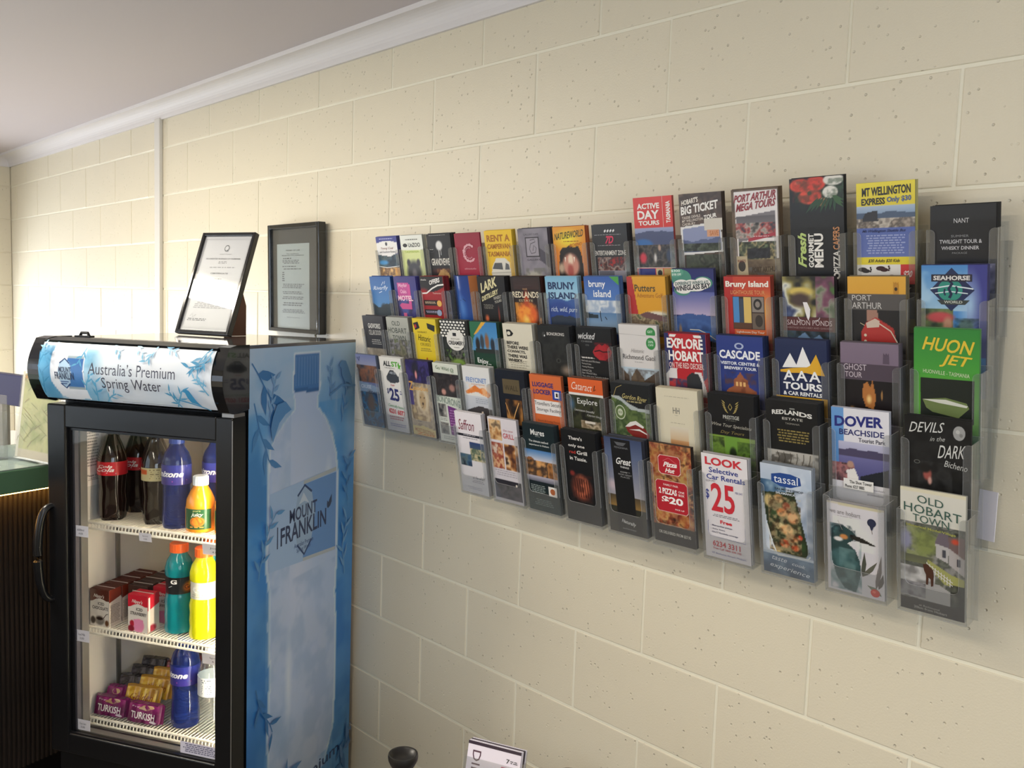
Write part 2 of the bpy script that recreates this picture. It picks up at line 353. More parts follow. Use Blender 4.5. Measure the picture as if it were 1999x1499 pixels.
# ------------------------------------------------------------------ fridge
FX, FY, FA = .14, -.521, math.radians(28.8)
cA, sA = math.cos(FA), math.sin(FA)
def FW(x, y): return (FX + x * cA - y * sA, FY + x * sA + y * cA)
fr = empty('display_fridge', (FX, FY, 0), FA, 'tall black glass-door drinks fridge with a water bottle pictured on its blue side', 'fridge')
WD, DP, HT = .57, .572, 1.458
ms = MB(); t = .035   # cabinet shell
ms.box(-WD, 0, .05, -WD + t, DP, HT - .01).box(-t, 0, .05, -.0015, DP, HT - .01).box(-WD + t, DP - t, .05, -t, DP, HT - .01).box(-WD + t, 0, 1.27, -t, DP - t, HT - .01).box(-WD + t, 0, .05, -t, DP - t, .33)
ms.build('cabinet', M['black'], fr)
MB().box(-WD - .001, -.005, HT - .01, .001, DP, HT, b=.002).build('top_panel', M['topgrey'], fr)
ml = MB(); a = .0352
ml.box(-WD + t, .004, .331, -WD + t + .004, DP - t, 1.269).box(-t - .004, .004, .331, -t, DP - t, 1.269).box(-WD + t, DP - t - .004, .331, -t, DP - t, 1.269).box(-WD + t, .004, .3305, -t, DP - t, .335).box(-WD + t, .004, 1.262, -t, DP - t, 1.2695)
ml.build('liner', M['white'], fr)
MB().box(-WD + .01, -.045, .0, -.01, .02, .325, b=.004).build('base_grille', M['black'], fr)
for x in (-.5, -.07):
    for y in (.06, .5): MB().lathe([(.02, 0), (.02, .05)], 12, cx=x, cy=y).build('foot', M['black'], fr)
# printed side: blue picture of a bottle, leaves and birds
def sp(p): return (p[0] / DP, (HT - p[1]) / HT)
bot = [(.218, 1.43), (.349, 1.425), (.352, 1.322), (.337, 1.30), (.34, 1.27), (.385, 1.235), (.425, 1.18), (.452, 1.12), (.464, 1.05), (.462, .93), (.463, .78), (.455, .69), (.463, .60), (.466, .40), (.455, .26), (.40, .16), (.20, .14), (.11, .25), (.102, .42), (.113, .55), (.105, .70), (.108, .79), (.092, .86), (.098, 1.06), (.1, 1.176), (.125, 1.21), (.18, 1.25), (.222, 1.275), (.224, 1.30), (.212, 1.325)]
def grow(P, d):
    c = (.28, .8); return [(p[0] + math.copysign(d, p[0] - c[0]), p[1] + (d if p[1] > 1.3 else 0)) for p in P]
S1 = [('G', 0, 0, 1, .12, 'b8cfe8', '7fb2e0'), ('G', 0, .12, 1, .35, '62a4de', '3a8cd4'), ('G', 0, .35, 1, .8, '3888d0', '347cc6'), ('G', 0, .8, 1, 1, '4088c8', '8ab2de'),
      ('B', 0, 0, 1, 1, '2c72b0', 3, 5, .55), ('B', 0, 0, 1, 1, '8abce4', 5, 9, .3), ('B', 0, 0, 1, .25, 'c3d2e6', 4, 2, .5)]
S1 += [('P', [sp(q) for q in grow(bot, .012)], 'a9cbe6'), ('P', [sp(q) for q in grow(bot, .006)], 'd6e4f2'), ('P', [sp(q) for q in bot], 'bccfee'),
       ('E', .42, .45, .2, .33, 'd0daf2', 1), ('E', .62, .7, .16, .25, 'c4d0ee', 1), ('B', .2, .1, .8, .95, 'c3d0e6', 7, 21, .35), ('B', .2, .45, .8, .95, '7fa2cc', 9, 33, .3),
       ('E', .3, .3, .08, .12, 'b9cbe2', 1), ('P', [sp(q) for q in [(.218, 1.43), (.349, 1.425), (.352, 1.325), (.212, 1.33)]], '4f82bd'), ('P', [sp(q) for q in [(.218, 1.335), (.352, 1.328), (.35, 1.318), (.215, 1.322)]], '3f6ea6')]
for j in range(9): S1.append(('l', [sp((.224 + j * .0145, 1.42)), sp((.222 + j * .0150, 1.34))], .006, '6e9acb'))
S1 += [('B', .05, .86, .95, 1, '4f94d0', 4, 13, .8), ('B', .15, .12, .35, .9, '9ab8dc', 12, 41, .4), ('E', .72, .3, .05, .08, 'e6eefa', 1), ('E', .35, .65, .04, .12, 'e0eaf8', 1),
       ('p', [sp(q) for q in [(.096, .85), (.458, .822), (.458, 1.078), (.098, 1.062)]], 'a8c4e6'), ('p', [sp(q) for q in [(.27, .846), (.458, .832), (.458, 1.062), (.27, 1.058)]], '6c98d0'),
       ('p', [sp(q) for q in [(.27, .846), (.458, .832), (.458, .822), (.27, .836)]], 'b8c0c4'), ('p', [sp(q) for q in [(.27, 1.068), (.458, 1.078), (.458, 1.066), (.27, 1.058)]], 'b8c0c4'),
       ('p', [sp(q) for q in [(.276, 1.055), (.315, 1.03), (.335, .96), (.315, .89), (.276, .855), (.238, .89), (.218, .96), (.238, 1.03)]], '9fb9d6'),
       ('l', [sp(q) for q in [(.238, 1.03), (.276, 1.055), (.315, 1.03)]], .012, '2c4674'), ('l', [sp(q) for q in [(.238, .89), (.276, .855), (.315, .89)]], .012, '2c4674'),
       ('p', [sp(q) for q in [(.245, 1.005), (.27, 1.035), (.3, 1.0), (.275, 1.01)]], 'c8d6e6'),
       ('t', *sp((.197, .999)), *sp((.345, .961)), 'MOUNT', '2e3c60', 'b', -.002), ('t', *sp((.152, .958)), *sp((.40, .908)), 'FRANKLIN', '2e3c60', 'b', -.004),
       ('l', [sp((.137, .965)), sp((.137, .905))], .008, '2e3c60'), ('f', sp((.41, .96)), sp((.432, 1.0)), .02, '3c4a66'), ('f', sp((.41, .96)), sp((.405, .985)), .014, '3c4a66'),
       ('t', *sp((.222, .897)), *sp((.325, .884)), 'Australian Premium', '4a5f8c'), ('t', *sp((.235, .881)), *sp((.312, .866)), 'Spring Water', '4a5f8c'),
       ('t', *sp((.19, .192)), *sp((.50, .150)), 'premium', '27406e')]
rg = random.Random(12)
def sprig(L, x, y, ang, n, l, c, asp, wd=.02):
    px, py = x, y
    for j in range(n):
        nx_, ny_ = px + l * .5 * math.cos(ang), py + l * .5 * math.sin(ang) / asp
        L.append(('l', [(px, py), (nx_, ny_)], .007, c)); a2 = ang + (1 if j % 2 else -1) * rg.uniform(.5, .9)
        L.append(('f', (nx_, ny_), (nx_ + l * math.cos(a2), ny_ + l * math.sin(a2) / asp), wd, c)); px, py = nx_, ny_; ang += rg.uniform(-.25, .25)
for (x, y, a_, n_, l_, c, w_) in ((.04, .10, 1.2, 5, .12, '4a86be', .02), (.02, .03, .8, 4, .14, '3f7ab4', .03), (.85, .17, -1.3, 7, .07, '6f9fce', .014), (.73, .12, -1.4, 6, .06, '7aa6d2', .012), (.16, .13, -1.3, 6, .06, '7aa6d2', .012),
        (.03, .78, 1.2, 5, .15, '2f6ca8', .03), (.95, .83, 1.7, 5, .12, '356fa8', .025), (.9, .5, -1.7, 7, .09, '6ea2d0', .012), (.06, .62, 1.3, 6, .1, '3474ae', .014), (.88, .93, -1.2, 6, .1, '5684b8', .02), (.05, .93, -1.0, 6, .13, '5a8cc2', .02), (.92, .34, -1.8, 6, .08, '4f8cc4', .014), (.07, .42, -1.4, 8, .08, '5a96ca', .012)):
    sprig(S1, x, y, a_, n_, l_, c, HT / DP, w_)
S1.append(('p', [sp(q) for q in [(.452, 1.385), (.47, 1.4), (.495, 1.398), (.51, 1.38), (.53, 1.35), (.545, 1.31), (.52, 1.33), (.49, 1.335), (.472, 1.355), (.468, 1.378)]], '5c91c6'))
S1.append(('l', [sp((.40, 1.30)), sp((.47, 1.325)), sp((.56, 1.318))], .012, '5c91c6'))
S1.append(('p', [sp(q) for q in [(.10, 1.27), (.12, 1.30), (.16, 1.305), (.19, 1.28), (.16, 1.27), (.13, 1.25), (.10, 1.2), (.09, 1.24)]], '5c91c6'))
art('side_panel', DP, HT - .014, S1, .0055, '5b94c6', parent=fr, m=M['vinyl'], loc=(.0006, 0, .012), rot=(0, 0, math.pi / 2), vs=HT)['label'] = 'blue printed side showing a bottle of spring water'
# lit sign above the door: bowed front
pr = [(.0, 1.298), (-.055, 1.290), (-.078, 1.296)] + [(-.078 - .030 * math.sin(k * math.pi / 12), 1.296 + .159 * k / 12) for k in range(1, 12)] + [(-.078, 1.455), (-.05, 1.460), (.0, 1.460)]
MB().prism([(y * .97, 1.378 + (z - 1.378) * .97) for y, z in pr], -.565, -.003).build('sign_housing', M['blackgloss'], fr)
pc = [(y - .004 if y < -.03 else y, z) for y, z in pr]
MB().prism(pc, -.583, -.545).build('end_cap', M['blackgloss'], fr)
MB().prism([(y - .004 if y < -.03 else y, z) for y, z in pr], -.028, .003).build('end_cap', M['blackgloss'], fr)
MB().prism([(-.05, 1.4595), (-.05, 1.452), (-.089, 1.444), (-.092, 1.452)], -.547, -.026).build('top_lip', M['black'], fr)
SW, SH = .518, .152
def bendsign(V, w, h):
    V = V.copy(); z = V[:, 2] / h; off = V[:, 1]
    V[:, 1] = -.030 * np.sin(np.clip(z, 0, 1) * math.pi) ** .8 + off * 3; return V
S2 = [('G', 0, 0, 1, 1, 'dfe4ea', 'd6dbe2'), ('B', 0, 0, 1, 1, 'c8d6e2', 4, 3, .5), ('E', .02, .5, .2, .9, '5aa0c6', .8), ('B', 0, 0, .1, 1, '3f88b4', 9, 7, .6), ('E', .3, .3, .1, .5, '82b8d4', .9), ('E', .27, .85, .1, .3, '7db2d0', .9), ('B', .22, 0, .4, 1, '6aa8cb', 9, 4, .5),
      ('P', [(.085, .0), (.2, 0), (.275, .03), (.275, .97), (.15, 1), (.11, .94), (.075, .7), (.07, .3)], 'dfe2e8'), ('E', .15, .2, .06, .2, 'f0f0f2', .9), ('B', .08, .1, .27, .9, 'c5ccd8', 11, 6, .4),
      ('G', .17, .25, .27, .80, '3568a6', '4474ac'), ('G', .17, .25, .27, .29, '9aa9b0', '9aa9b0'), ('G', .17, .765, .27, .80, '9aa9b0', '9aa9b0'),
      ('P', [(.155, .3), (.19, .38), (.2, .55), (.185, .72), (.157, .80), (.13, .72), (.12, .55), (.125, .38)], 'a9c4da'), ('l', [(.128, .38), (.155, .3), (.188, .38)], .006, '2c4674'), ('l', [(.13, .72), (.157, .8), (.186, .72)], .006, '2c4674'),
      ('t', .125, .44, .198, .53, 'MOUNT', '27304e', 'b'), ('t', .10, .53, .215, .65, 'FRANKLIN', '27304e', 'b'), ('T', .13, .68, .185, .75, 2, '4a5f8c', 3), ('l', [(.276, .02), (.272, .5), (.277, .98)], .006, 'f2f4f8')]
for (x, y, a_, n_, l_, c, w_) in ((.42, .0, .9, 4, .05, '62a3c4', .006), (.55, .0, .7, 4, .05, '6fabc9', .006), (.68, .02, 2.2, 5, .06, '6fabc9', .006), (.72, .0, .5, 5, .05, '5c9cbf', .006), (.98, .02, 2.4, 7, .08, '4a90b6', .008), (.99, .2, 2.7, 6, .08, '4a90b6', .009), (.99, .05, 1.9, 7, .06, '5c9cbf', .007), (.99, .75, -2.2, 6, .06, '6aa7c7', .005), (.985, .6, -2.5, 5, .05, '6aa7c7', .005),
        (.82, .98, -2.2, 6, .06, '4f96bb', .006), (.8, .98, -1.0, 5, .07, '5fa0c2', .006), (.34, .98, -1.2, 6, .07, '5a9fc4', .007), (.40, .98, -.8, 4, .06, '6aa7c7', .005), (.3, .8, -1.3, 5, .06, '5a9fc4', .006), (.04, .9, -1.4, 5, .08, '3f86ae', .006), (.03, .45, -1.3, 5, .08, '3f86ae', .006), (.07, .3, -2, 4, .05, '4f92b8', .006), (.3, .1, 1.9, 6, .06, '4f96bb', .006)):
    sprig(S2, x, y, a_, min(n_, 4), l_ * .7, c, SH / SW, w_)
S2 += [('p', [(.872, .68), (.885, .66), (.9, .68), (.912, .74), (.93, .85), (.95, .93), (.925, .9), (.9, .88), (.885, .8), (.878, .72), (.862, .70)], '3f8cb8'), ('l', [(.82, .84), (.88, .88), (.94, .93), (.99, .99)], .006, '3f8cb8'),
       ('t', .335, .33, .83, .52, 'Australia\u2019s Premium', '3a3a4a'), ('t', .41, .56, .75, .79, 'Spring Water', '3a3a4a'), ('l', [(.5, .95), (.82, .955)], .0016, '6a7a8a')]
sg = art('sign_face', SW, SH, S2, .003, 'dfe4ea', parent=fr, m=M['sign'], loc=(-.546, -.083, 1.3015), bend=bendsign); sg['label'] = 'blue and white printed sign with leaves and a bird'
MB().box(-.51, -.03, 1.458, -.46, -.012, 1.463, b=.001).tube([(-.50, -.02, 1.461), (-.495, -.02, 1.47), (-.475, -.02, 1.47), (-.47, -.02, 1.461)], .004).build('top_bracket', M['black'], fr)
# door
dr = MB(); y0, y1 = -.062, -.004
dr.box(-.572, y0, .33, -.512, y1, 1.282, b=.004).box(-.052, y0, .33, -.002, y1, 1.282, b=.004).box(-.513, y0, 1.222, -.05, y1, 1.282, b=.003).box(-.513, y0, .33, -.05, y1, .386, b=.003)
dr.box(-.5145, y0 + .012, .384, -.5065, y1, 1.224).box(-.5145, y0 + .012, 1.214, -.0505, y1, 1.223).box(-.0575, y0 + .012, .384, -.0505, y1, 1.224)
dr.box(-.513, y0 + .003, .3855, -.05, y0 + .010, .391).build('door', M['black'], fr)
door = [o for o in fr.children if o.name.startswith('door')][0]
MB().box(-.515, -.048, .384, -.048, -.044, 1.224).build('glass_pane', M['glass'], door)
MB().box(-.5125, -.044, .386, -.5085, -.006, 1.222).box(-.4995, -.030, .386, -.494, -.006, 1.222).box(-.055, -.044, .386, -.0515, -.006, 1.222).box(-.5125, -.04, .386, -.0515, -.02, .3895).build('glass_spacer', M['grey'], door)
MB().box(-.510, -.044, .39, -.4995, -.012, 1.222).build('gasket', mat('dark_gasket', '4a4850', .6), door)
MB().tube([(-.556 - .022 * math.sin(k * math.pi / 24) ** .5, -.052 - .040 * math.sin(k * math.pi / 24) ** .6, .752 + .256 * (1 - math.cos(k * math.pi / 24)) / 2) for k in range(25)], [.008 + .004 * math.sin(k * math.pi / 24) for k in range(25)], 12).build('handle', M['black'], door, smooth=True)
MB().box(-.03, -.066, 1.283, .004, -.02, 1.292).tube([(-.012, -.05, 1.276), (-.012, -.05, 1.298)], .006).build('hinge', M['grey'], fr)
MB().box(-.0035, -.0635, .34, -.0015, -.0615, 1.275).build('door_edge_strip', M['grey'], door)
# light tube behind the hinge side of the door
lt = mat('fridge_light', 'fff', .4, emit='fff0d2', es=36)
MB().lathe([(.008, 0), (.008, .84)], 12, cx=-.062, cy=.018, cz=.38).build('light_tube', lt, fr)
MB().box(-.072, .012, .364, -.050, .03, .38).build('tube_holder', M['white'], fr)
for x in (-.531, ):
    for y in (.145, .43):
        m = MB().box(x, y - .008, .36, x + .004, y + .008, 1.24)
        for i in range(58): m.box(x + .0035, y - .003, .37 + i * .015, x + .0046, y + .003, .378 + i * .015)
        m.build('shelf_support', M['grey'], fr)
def wire_shelf(z):
    s = empty('shelf', (0, 0, z)); s.parent = fr
    m = MB().tube([(-.53, .03, -.004), (-.045, .03, -.004)], .004, 8).tube([(-.53, .024, -.018), (-.045, .024, -.018)], .0035, 8).tube([(-.53, .45, -.004), (-.045, .45, -.004)], .004, 8)
    m.tube([(-.53, .03, -.004), (-.53, .45, -.004)], .004, 8).tube([(-.045, .03, -.004), (-.045, .45, -.004)], .004, 8).tube([(-.53, .24, -.006), (-.045, .24, -.006)], .003, 8)
    m.build('shelf_frame', M['wire'], s, smooth=True)
    for i in range(43):
        x = -.52 + i * .0111; MB().tube([(x, .45, -.0022), (x, .032, -.0022), (x, .026, -.008), (x, .024, -.018)], .0019, 6).build('wire', M['wire'], s) if i == 0 else None
        if i == 0: w0 = [o for o in s.children if o.name.startswith('wire')][0]
        else:
            w = w0.copy(); w.location = (i * .0111, 0, 0); COL.objects.link(w); w.parent = s
    return s
SZ = [.950, .655, .393]
for z in SZ: wire_shelf(z)
def price(x, z, w=.052, h=.026, y=.016, line1='Cans', line2='3.50', rx=.12):
    art('price_tag', w, h, [('t', .28, .28, .72, .48, line1, '3a3a4a'), ('t', .36, .62, .64, .80, line2, '3a3a4a')], .01, 'd6d3dc', parent=fr, m=M['print'], loc=(x, y, z), rot=(rx, 0, 0))
price(-.508, .928, .05, .03, y=-.043, line1='600ml', line2='4.00', rx=0); price(-.345, .918, .04, .024, line1='Sports', line2='4.50')
price(-.508, .640, .05, .032, y=-.043, line1='Iced Milk', line2='3.00', rx=0); price(-.508, .392, .05, .03, y=-.043, line1='Choc bars', line2='3.00', rx=0)
price(-.145, .905, .08, .03, line1='Juice', line2='4.00'); price(-.145, .610, .08, .03, line1='Sports', line2='4.50')
art('notice', .115, .032, [('T', .06, .12, .96, .9, 5, '5a5a78', 5)], .01, 'c9c8d8', parent=fr, m=M['print'], loc=(-.165, -.0485, .392), rot=(0, 0, 0))['label'] = 'small printed notice stuck to the glass'
art('notice', .07, .17, [('t', .04, .04, .9, .08, 'MOUNT', '8a8484'), ('T', .05, .12, .9, .7, 12, 'a09894', 8), ('e', .1, .83, .05, .02, 'b85a4a'), ('t', .25, .81, .95, .85, 'Please close', '55504e', 'b'), ('T', .25, .87, .9, .92, 2, 'a09894', 2)], .01, 'f2e8e0', parent=fr, m=M['print'], loc=(-.5285, .012, 1.045), rot=(0, 0, math.pi / 2))['label'] = 'white notice on the inner side wall'
# ------------------------------------------------------------------ what stands in the fridge
def drink(name, x, y, z, prof, mt, cap, capmat, lab, label, grp=None, rz=0, squash=None, liquid=None, sc=1, cat='bottle'):
    wx, wy = FW(x, y); t = empty(name, (wx, wy, z), FA + rz, label, cat, grp)
    prof = [(a * sc, b * sc) for a, b in prof]
    b = MB().lathe(prof, 32, squash=squash).build('body', mt, t, smooth=True)
    if liquid: MB().lathe([(max(a - .0012, .001), min(b, liquid[1])) for a, b in prof if b <= liquid[1]], 28, squash=squash).build('liquid', liquid[0], t, smooth=True)
    if cap:
        cr, c0, c1 = [k * sc for k in cap]; m = MB(); m.lathe([(cr, c0), (cr, c1 - .002), (cr - .002, c1)], 24)
        for i in range(20): a = i * math.pi / 10; m.box(math.cos(a) * cr - .0006, math.sin(a) * cr - .0006, c0, math.cos(a) * cr + .0006, math.sin(a) * cr + .0006, c1 - .002)
        m.build('cap', capmat, t, smooth=False)
    if lab:
        rr, z0, z1, ops, base = lab; rr *= sc; z0 *= sc; z1 *= sc; w = 2 * math.pi * rr
        def wrap(V, w_, h_):
            V = V.copy(); a = V[:, 0] / rr - math.pi / 2; d = rr + .0006 - V[:, 1] * 2; X = d * np.sin(a + math.pi / 2 - math.pi); Y = -d * np.cos(a + math.pi / 2 - math.pi)
            V[:, 0] = X; V[:, 1] = Y; return V
        o = art('label', w, z1 - z0, ops, .003, base, parent=t, m=M['label'], loc=(0, 0, z0), bend=wrap)
    return t
PET = [(.020, .0), (.033, .002), (.036, .012), (.035, .05), (.0325, .075), (.035, .10), (.0362, .12), (.0362, .155), (.034, .17), (.024, .20), (.0145, .222), (.0135, .235), (.0155, .238), (.0135, .242)]
def petal(a, z): return 1 if z > .03 else 1 - .14 * (1 - z / .03) * (.5 + .5 * math.cos(5 * a))
SPORT = [(.026, 0), (.0345, .003), (.037, .012), (.037, .03), (.0355, .05), (.0345, .09), (.0355, .115), (.0375, .12), (.0375, .17), (.036, .185), (.031, .20), (.021, .215), (.0175, .225), (.0175, .238)]
cola = mat('cola', '1c0d0a', .08, coat=.6); colab = mat('cola_amber', '4a1d12', .1, coat=.5)
bluepet = mat('blue_bottle', '2c46a4', .06, trans=.75, ior=1.2, coat=.5); juice = mat('orange_juice', 'f59a1c', .2, coat=.5)
teal = mat('teal_drink', '0d9aa6', .1, coat=.6, trans=.35, ior=1.2); yell = mat('yellow_drink', 'f2f01a', .1, coat=.6, trans=.2, ior=1.2); orangecap = mat('orange_cap', 'f4661e', .35); blackcap = mat('black_cap', '1a1516', .35); redcap = mat('red_cap', 'c1272d', .4); whitecap = mat('white_cap', 'e6ecf2', .3); bluecap = mat('blue_cap', '2f4a9c', .35)
# the middle of a wrapped label (0.5) faces the door
z = SZ[0]
def colalab(c): return (.0363, .12, .155, [('t', .40, .22, .56, .42, 'Cola', 'f6e8e6', 'bi'), ('t', .36, .42, .58, .72, 'Cola', 'f6e8e6', 'bi'), ('l', [(.36, .86), (.5, .80), (.6, .86)], .006, 'f6e8e6')], c)
drink('soft_drink_bottle', -.487, .078, z, PET, cola, (.0155, .24, .256), redcap, colalab('c8202c'), 'cola bottle with a red label beside the fridge wall', 'soft drinks on the top shelf', rz=.35, squash=petal, sc=1.07)
drink('soft_drink_bottle', -.405, .155, z, PET, cola, (.0155, .24, .256), redcap, colalab('a01c26'), 'cola bottle with a red label standing in the second row', 'soft drinks on the top shelf', rz=.5, squash=petal, sc=1.05)
drink('soft_drink_bottle', -.487, .18, z, PET, cola, (.0155, .24, .256), redcap, colalab('c8202c'), 'cola bottle with a red label behind the front one by the wall', 'soft drinks on the top shelf', rz=.2, squash=petal, sc=1.05)
drink('soft_drink_bottle', -.352, .090, z, PET, cola, (.0155, .24, .256), blackcap, (.0363, .12, .155, [('G', .36, .15, .47, .5, 'd9622e', 'd9622e'), ('T', .5, .1, .7, .9, 5, '8a7a50', 4)], 'd3c490'), 'dark cola bottle with a cream and orange label', 'soft drinks on the top shelf', rz=.2, squash=petal, sc=1.02)
mzl = [('G', 0, 0, 1, 1, '2a3590', '3a2f86'), ('l', [(.3, .16), (.66, .06)], .02, 'e8d8e0'), ('t', .30, .30, .62, .60, 'mizone', 'f2f2fa', 'Bi'), ('l', [(.32, .74), (.62, .74)], .012, '38b0c8'), ('l', [(.5, .82), (.66, .76)], .01, 'c84a9a'), ('G', .20, .1, .27, .9, 'b8bcc8', 'b8bcc8')]
drink('sports_drink_bottle', -.272, .075, z, SPORT, bluepet, (.019, .226, .25), bluecap, (.0376, .12, .172, mzl, '2a3590'), 'deep blue sports drink bottle on the top shelf', 'blue sports drinks', rz=.35, sc=1.02)
drink('sports_drink_bottle', -.20, .15, z, SPORT, bluepet, (.019, .226, .25), bluecap, (.0376, .12, .172, mzl, '22284a'), 'blue sports drink bottle behind the orange juice', 'blue sports drinks', rz=.1, sc=1.02)
JU = [(.028, 0), (.0375, .004), (.038, .012), (.038, .07), (.036, .088), (.027, .108), (.0185, .122), (.0175, .14)]
jl = [('e', .52, .62, .085, .25, 'f0902a'), ('e', .52, .62, .068, .2, 'd2691e'), ('t', .455, .18, .59, .40, 'juicy', 'f2f4e8', 'bi'), ('t', .48, .06, .56, .14, 'pure', 'e8d890'), ('T', .42, .86, .62, .97, 1, 'e8a050', 2)]
for x, y, g in ((-.192, .070, 'orange juice bottle with green label beside the blue drink'), (-.108, .078, 'orange juice bottle with green label nearest the light tube')):
    drink('juice_bottle', x, y, z, JU, juice, (.0195, .125, .150), whitecap, (.0382, .012, .066, [('G', 0, 0, 1, 1, 'e89a20', 'e89a20')][:0] + [('G', .36, 0, .68, 1, '1f5a34', '1f5a34'), ('E', .52, .62, .085, .25, 'f0902a', .1)] + jl[1:], 'f0961c'), g, 'orange juice bottles', rz=.25, sc=1.0)
GB = [(.028, 0), (.0375, .004), (.0385, .014), (.0365, .03), (.038, .05), (.0365, .07), (.038, .09), (.0345, .105), (.0335, .11), (.0335, .155), (.037, .16), (.0365, .178), (.031, .198), (.022, .212), (.0195, .22)]
z = SZ[1]
gl = [('t', .45, .12, .53, .38, 'G', 'f0f0f0', 'B'), ('l', [(.42, .6), (.47, .5)], .006, 'e8e8e8'), ('E', .68, .6, .1, .4, 'e8761e', .6), ('E', .72, .4, .05, .3, 'f2c84a', .6), ('t', .62, .45, .74, .7, 'GA', '5a2a10', 'b')]
yl = [('t', .42, .2, .54, .6, 'G', 'f6f6f2', 'B'), ('T', .4, .7, .7, .95, 2, 'b8b8a8', 3)]
drink('sports_drink_bottle', -.276, .090, z, GB, teal, (.0235, .219, .243), orangecap, (.0337, .11, .155, gl, '17181c'), 'teal sports drink with an orange cap and black label', 'orange-capped sports drinks', rz=.3, sc=1.02)
drink('sports_drink_bottle', -.232, .175, z, GB, teal, (.0235, .219, .243), orangecap, (.0337, .11, .155, gl, '17181c'), 'teal sports drink standing behind the front teal one', 'orange-capped sports drinks', rz=.2, sc=1.0)
drink('sports_drink_bottle', -.188, .080, z, GB, yell, (.0235, .219, .243), orangecap, (.0337, .11, .155, yl, 'd8d6c8'), 'bright yellow sports drink with an orange cap', 'orange-capped sports drinks', rz=.2, sc=1.02)
drink('sports_drink_bottle', -.135, .165, z, GB, juice, (.0235, .219, .243), orangecap, (.0337, .11, .155, yl, 'e0a040'), 'orange sports drink behind the yellow one', 'orange-capped sports drinks', rz=.2, sc=1.0)
def carton(x, y, z, kind, label, rz=0):
    wx, wy = FW(x, y); t = empty('milk_carton', (wx, wy, z), FA + rz, label, 'carton', 'iced milk cartons'); w, d, h = .064, .046, .104
    top = {'c': '5a2a20', 's': 'c61f32', 'k': '4a332c'}[kind]; MB().box(-w / 2 + .0008, .0008, 0, w / 2 - .0008, d - .0008, h, b=.002, c=top).build('body', M['matte'], t)
    MB().box(-w / 2, d * .46, h, w / 2, d * .52, h + .002, c='b8aca6').box(-w / 2 + .001, .001, h - .0002, w / 2 - .001, d - .001, h + .0008, c=top).build('top_seam', M['matte'], t)
    nm = {'c': 'CHOCOLATE', 's': 'STRAWBERRY', 'k': 'COFFEE'}[kind]
    ops = [('p', [(0, 0), (1, 0), (1, .30), (.85, .30), (.7, .26), (.5, .24), (.3, .27), (.15, .32), (0, .34)], top), ('t', .2, .12, .75, .24, "Nippy's", 'e6dcd4', 'bi', .02), ('t', .42, .34, .75, .42, 'ICED', '2a2422', 'b', .01), ('t', .12, .45, .95, .54, nm, '2a2422', 'b', .02)]
    if kind == 's': pa = [('E', .55, .82, .3, .2, 'e38aae', .2), ('E', .2, .78, .14, .1, 'b8243a', .3), ('E', .15, .92, .2, .1, '8a1c30', .3), ('p', [(.28, .66), (.78, .66), (.72, .98), (.34, .98)], 'e08ab0')]
    elif kind == 'c': pa = [('E', .5, .84, .3, .15, '8a817a', .3), ('E', .5, .79, .2, .05, '2c1a12', .3), ('E', .15, .85, .15, .12, '3a2a20', .4), ('E', .88, .9, .12, .1, '6a4228', .4), ('l', [(.7, .78), (.85, .66), (.95, .64)], .03, '3a2a24')]
    else: pa = [('E', .6, .8, .35, .2, 'cdb89a', .2), ('E', .1, .85, .2, .15, '2a2228', .4), ('l', [(.1, .68), (.3, .64)], .03, '3a2a24')]
    art('front_print', w, h, pa[:3] + ops + pa[3:], .002, 'dcd4cc', parent=t, m=M['label'], loc=(-w / 2, -.0004, 0))
    sc_ = {'c': '7a2c1c', 's': 'c61f32', 'k': '4a332c'}[kind]
    so = [('p', [(0, 0), (1, 0), (1, .24), (0, .34)], sc_), ('T', .06, .42, .9, .92, 12, '8a8078', 4)]
    if kind == 's': so = [('p', [(0, 0), (1, 0), (1, .28), (0, .40)], sc_), ('r', .06, .05, .2, .97, 'f4efe8'), ('E', .4, .9, .4, .12, 'a83040', .4)]
    art('side_print', d, h, so, .003, 'ddd3c6', parent=t, m=M['label'], loc=(w / 2 + .0004, 0, 0), rot=(0, 0, math.pi / 2))
    return t
carton(-.494, .034, z, 'c', 'chocolate milk carton at the front corner beside the fridge wall', 0)
carton(-.494, .084, z, 'c', 'chocolate milk carton directly behind the corner one', 0)
carton(-.494, .134, z, 'c', 'chocolate milk carton third from the front by the wall', 0)
carton(-.494, .184, z, 'c', 'chocolate milk carton fourth from the front by the wall', 0)
carton(-.422, .10, z, 'k', 'coffee milk carton behind the strawberry carton', 0)
carton(-.422, .15, z, 'k', 'brown milk carton in the third row beside the chocolate ones', 0)
carton(-.422, .20, z, 'k', 'brown milk carton in the back row beside the chocolate ones', 0)
carton(-.368, .036, z, 's', 'red strawberry milk carton with a straw at the shelf edge', 0)
carton(-.350, .115, z, 's', 'red strawberry milk carton half hidden behind the front one', 0)
carton(-.350, .17, z, 'k', 'dark milk carton behind the strawberry cartons', 0)
z = SZ[2]
drink('sports_drink_bottle', -.252, .085, z, SPORT, bluepet, (.019, .226, .25), bluecap, (.0376, .12, .172, mzl, '2233a0'), 'deep blue sports drink bottle on the bottom shelf', 'blue sports drinks', rz=.05, sc=1.03, liquid=None)
WB = [(.022, 0), (.031, .002), (.033, .01), (.032, .03), (.0335, .05), (.032, .08), (.0335, .10), (.0335, .15), (.031, .165), (.022, .19), (.0135, .205), (.0125, .215)]
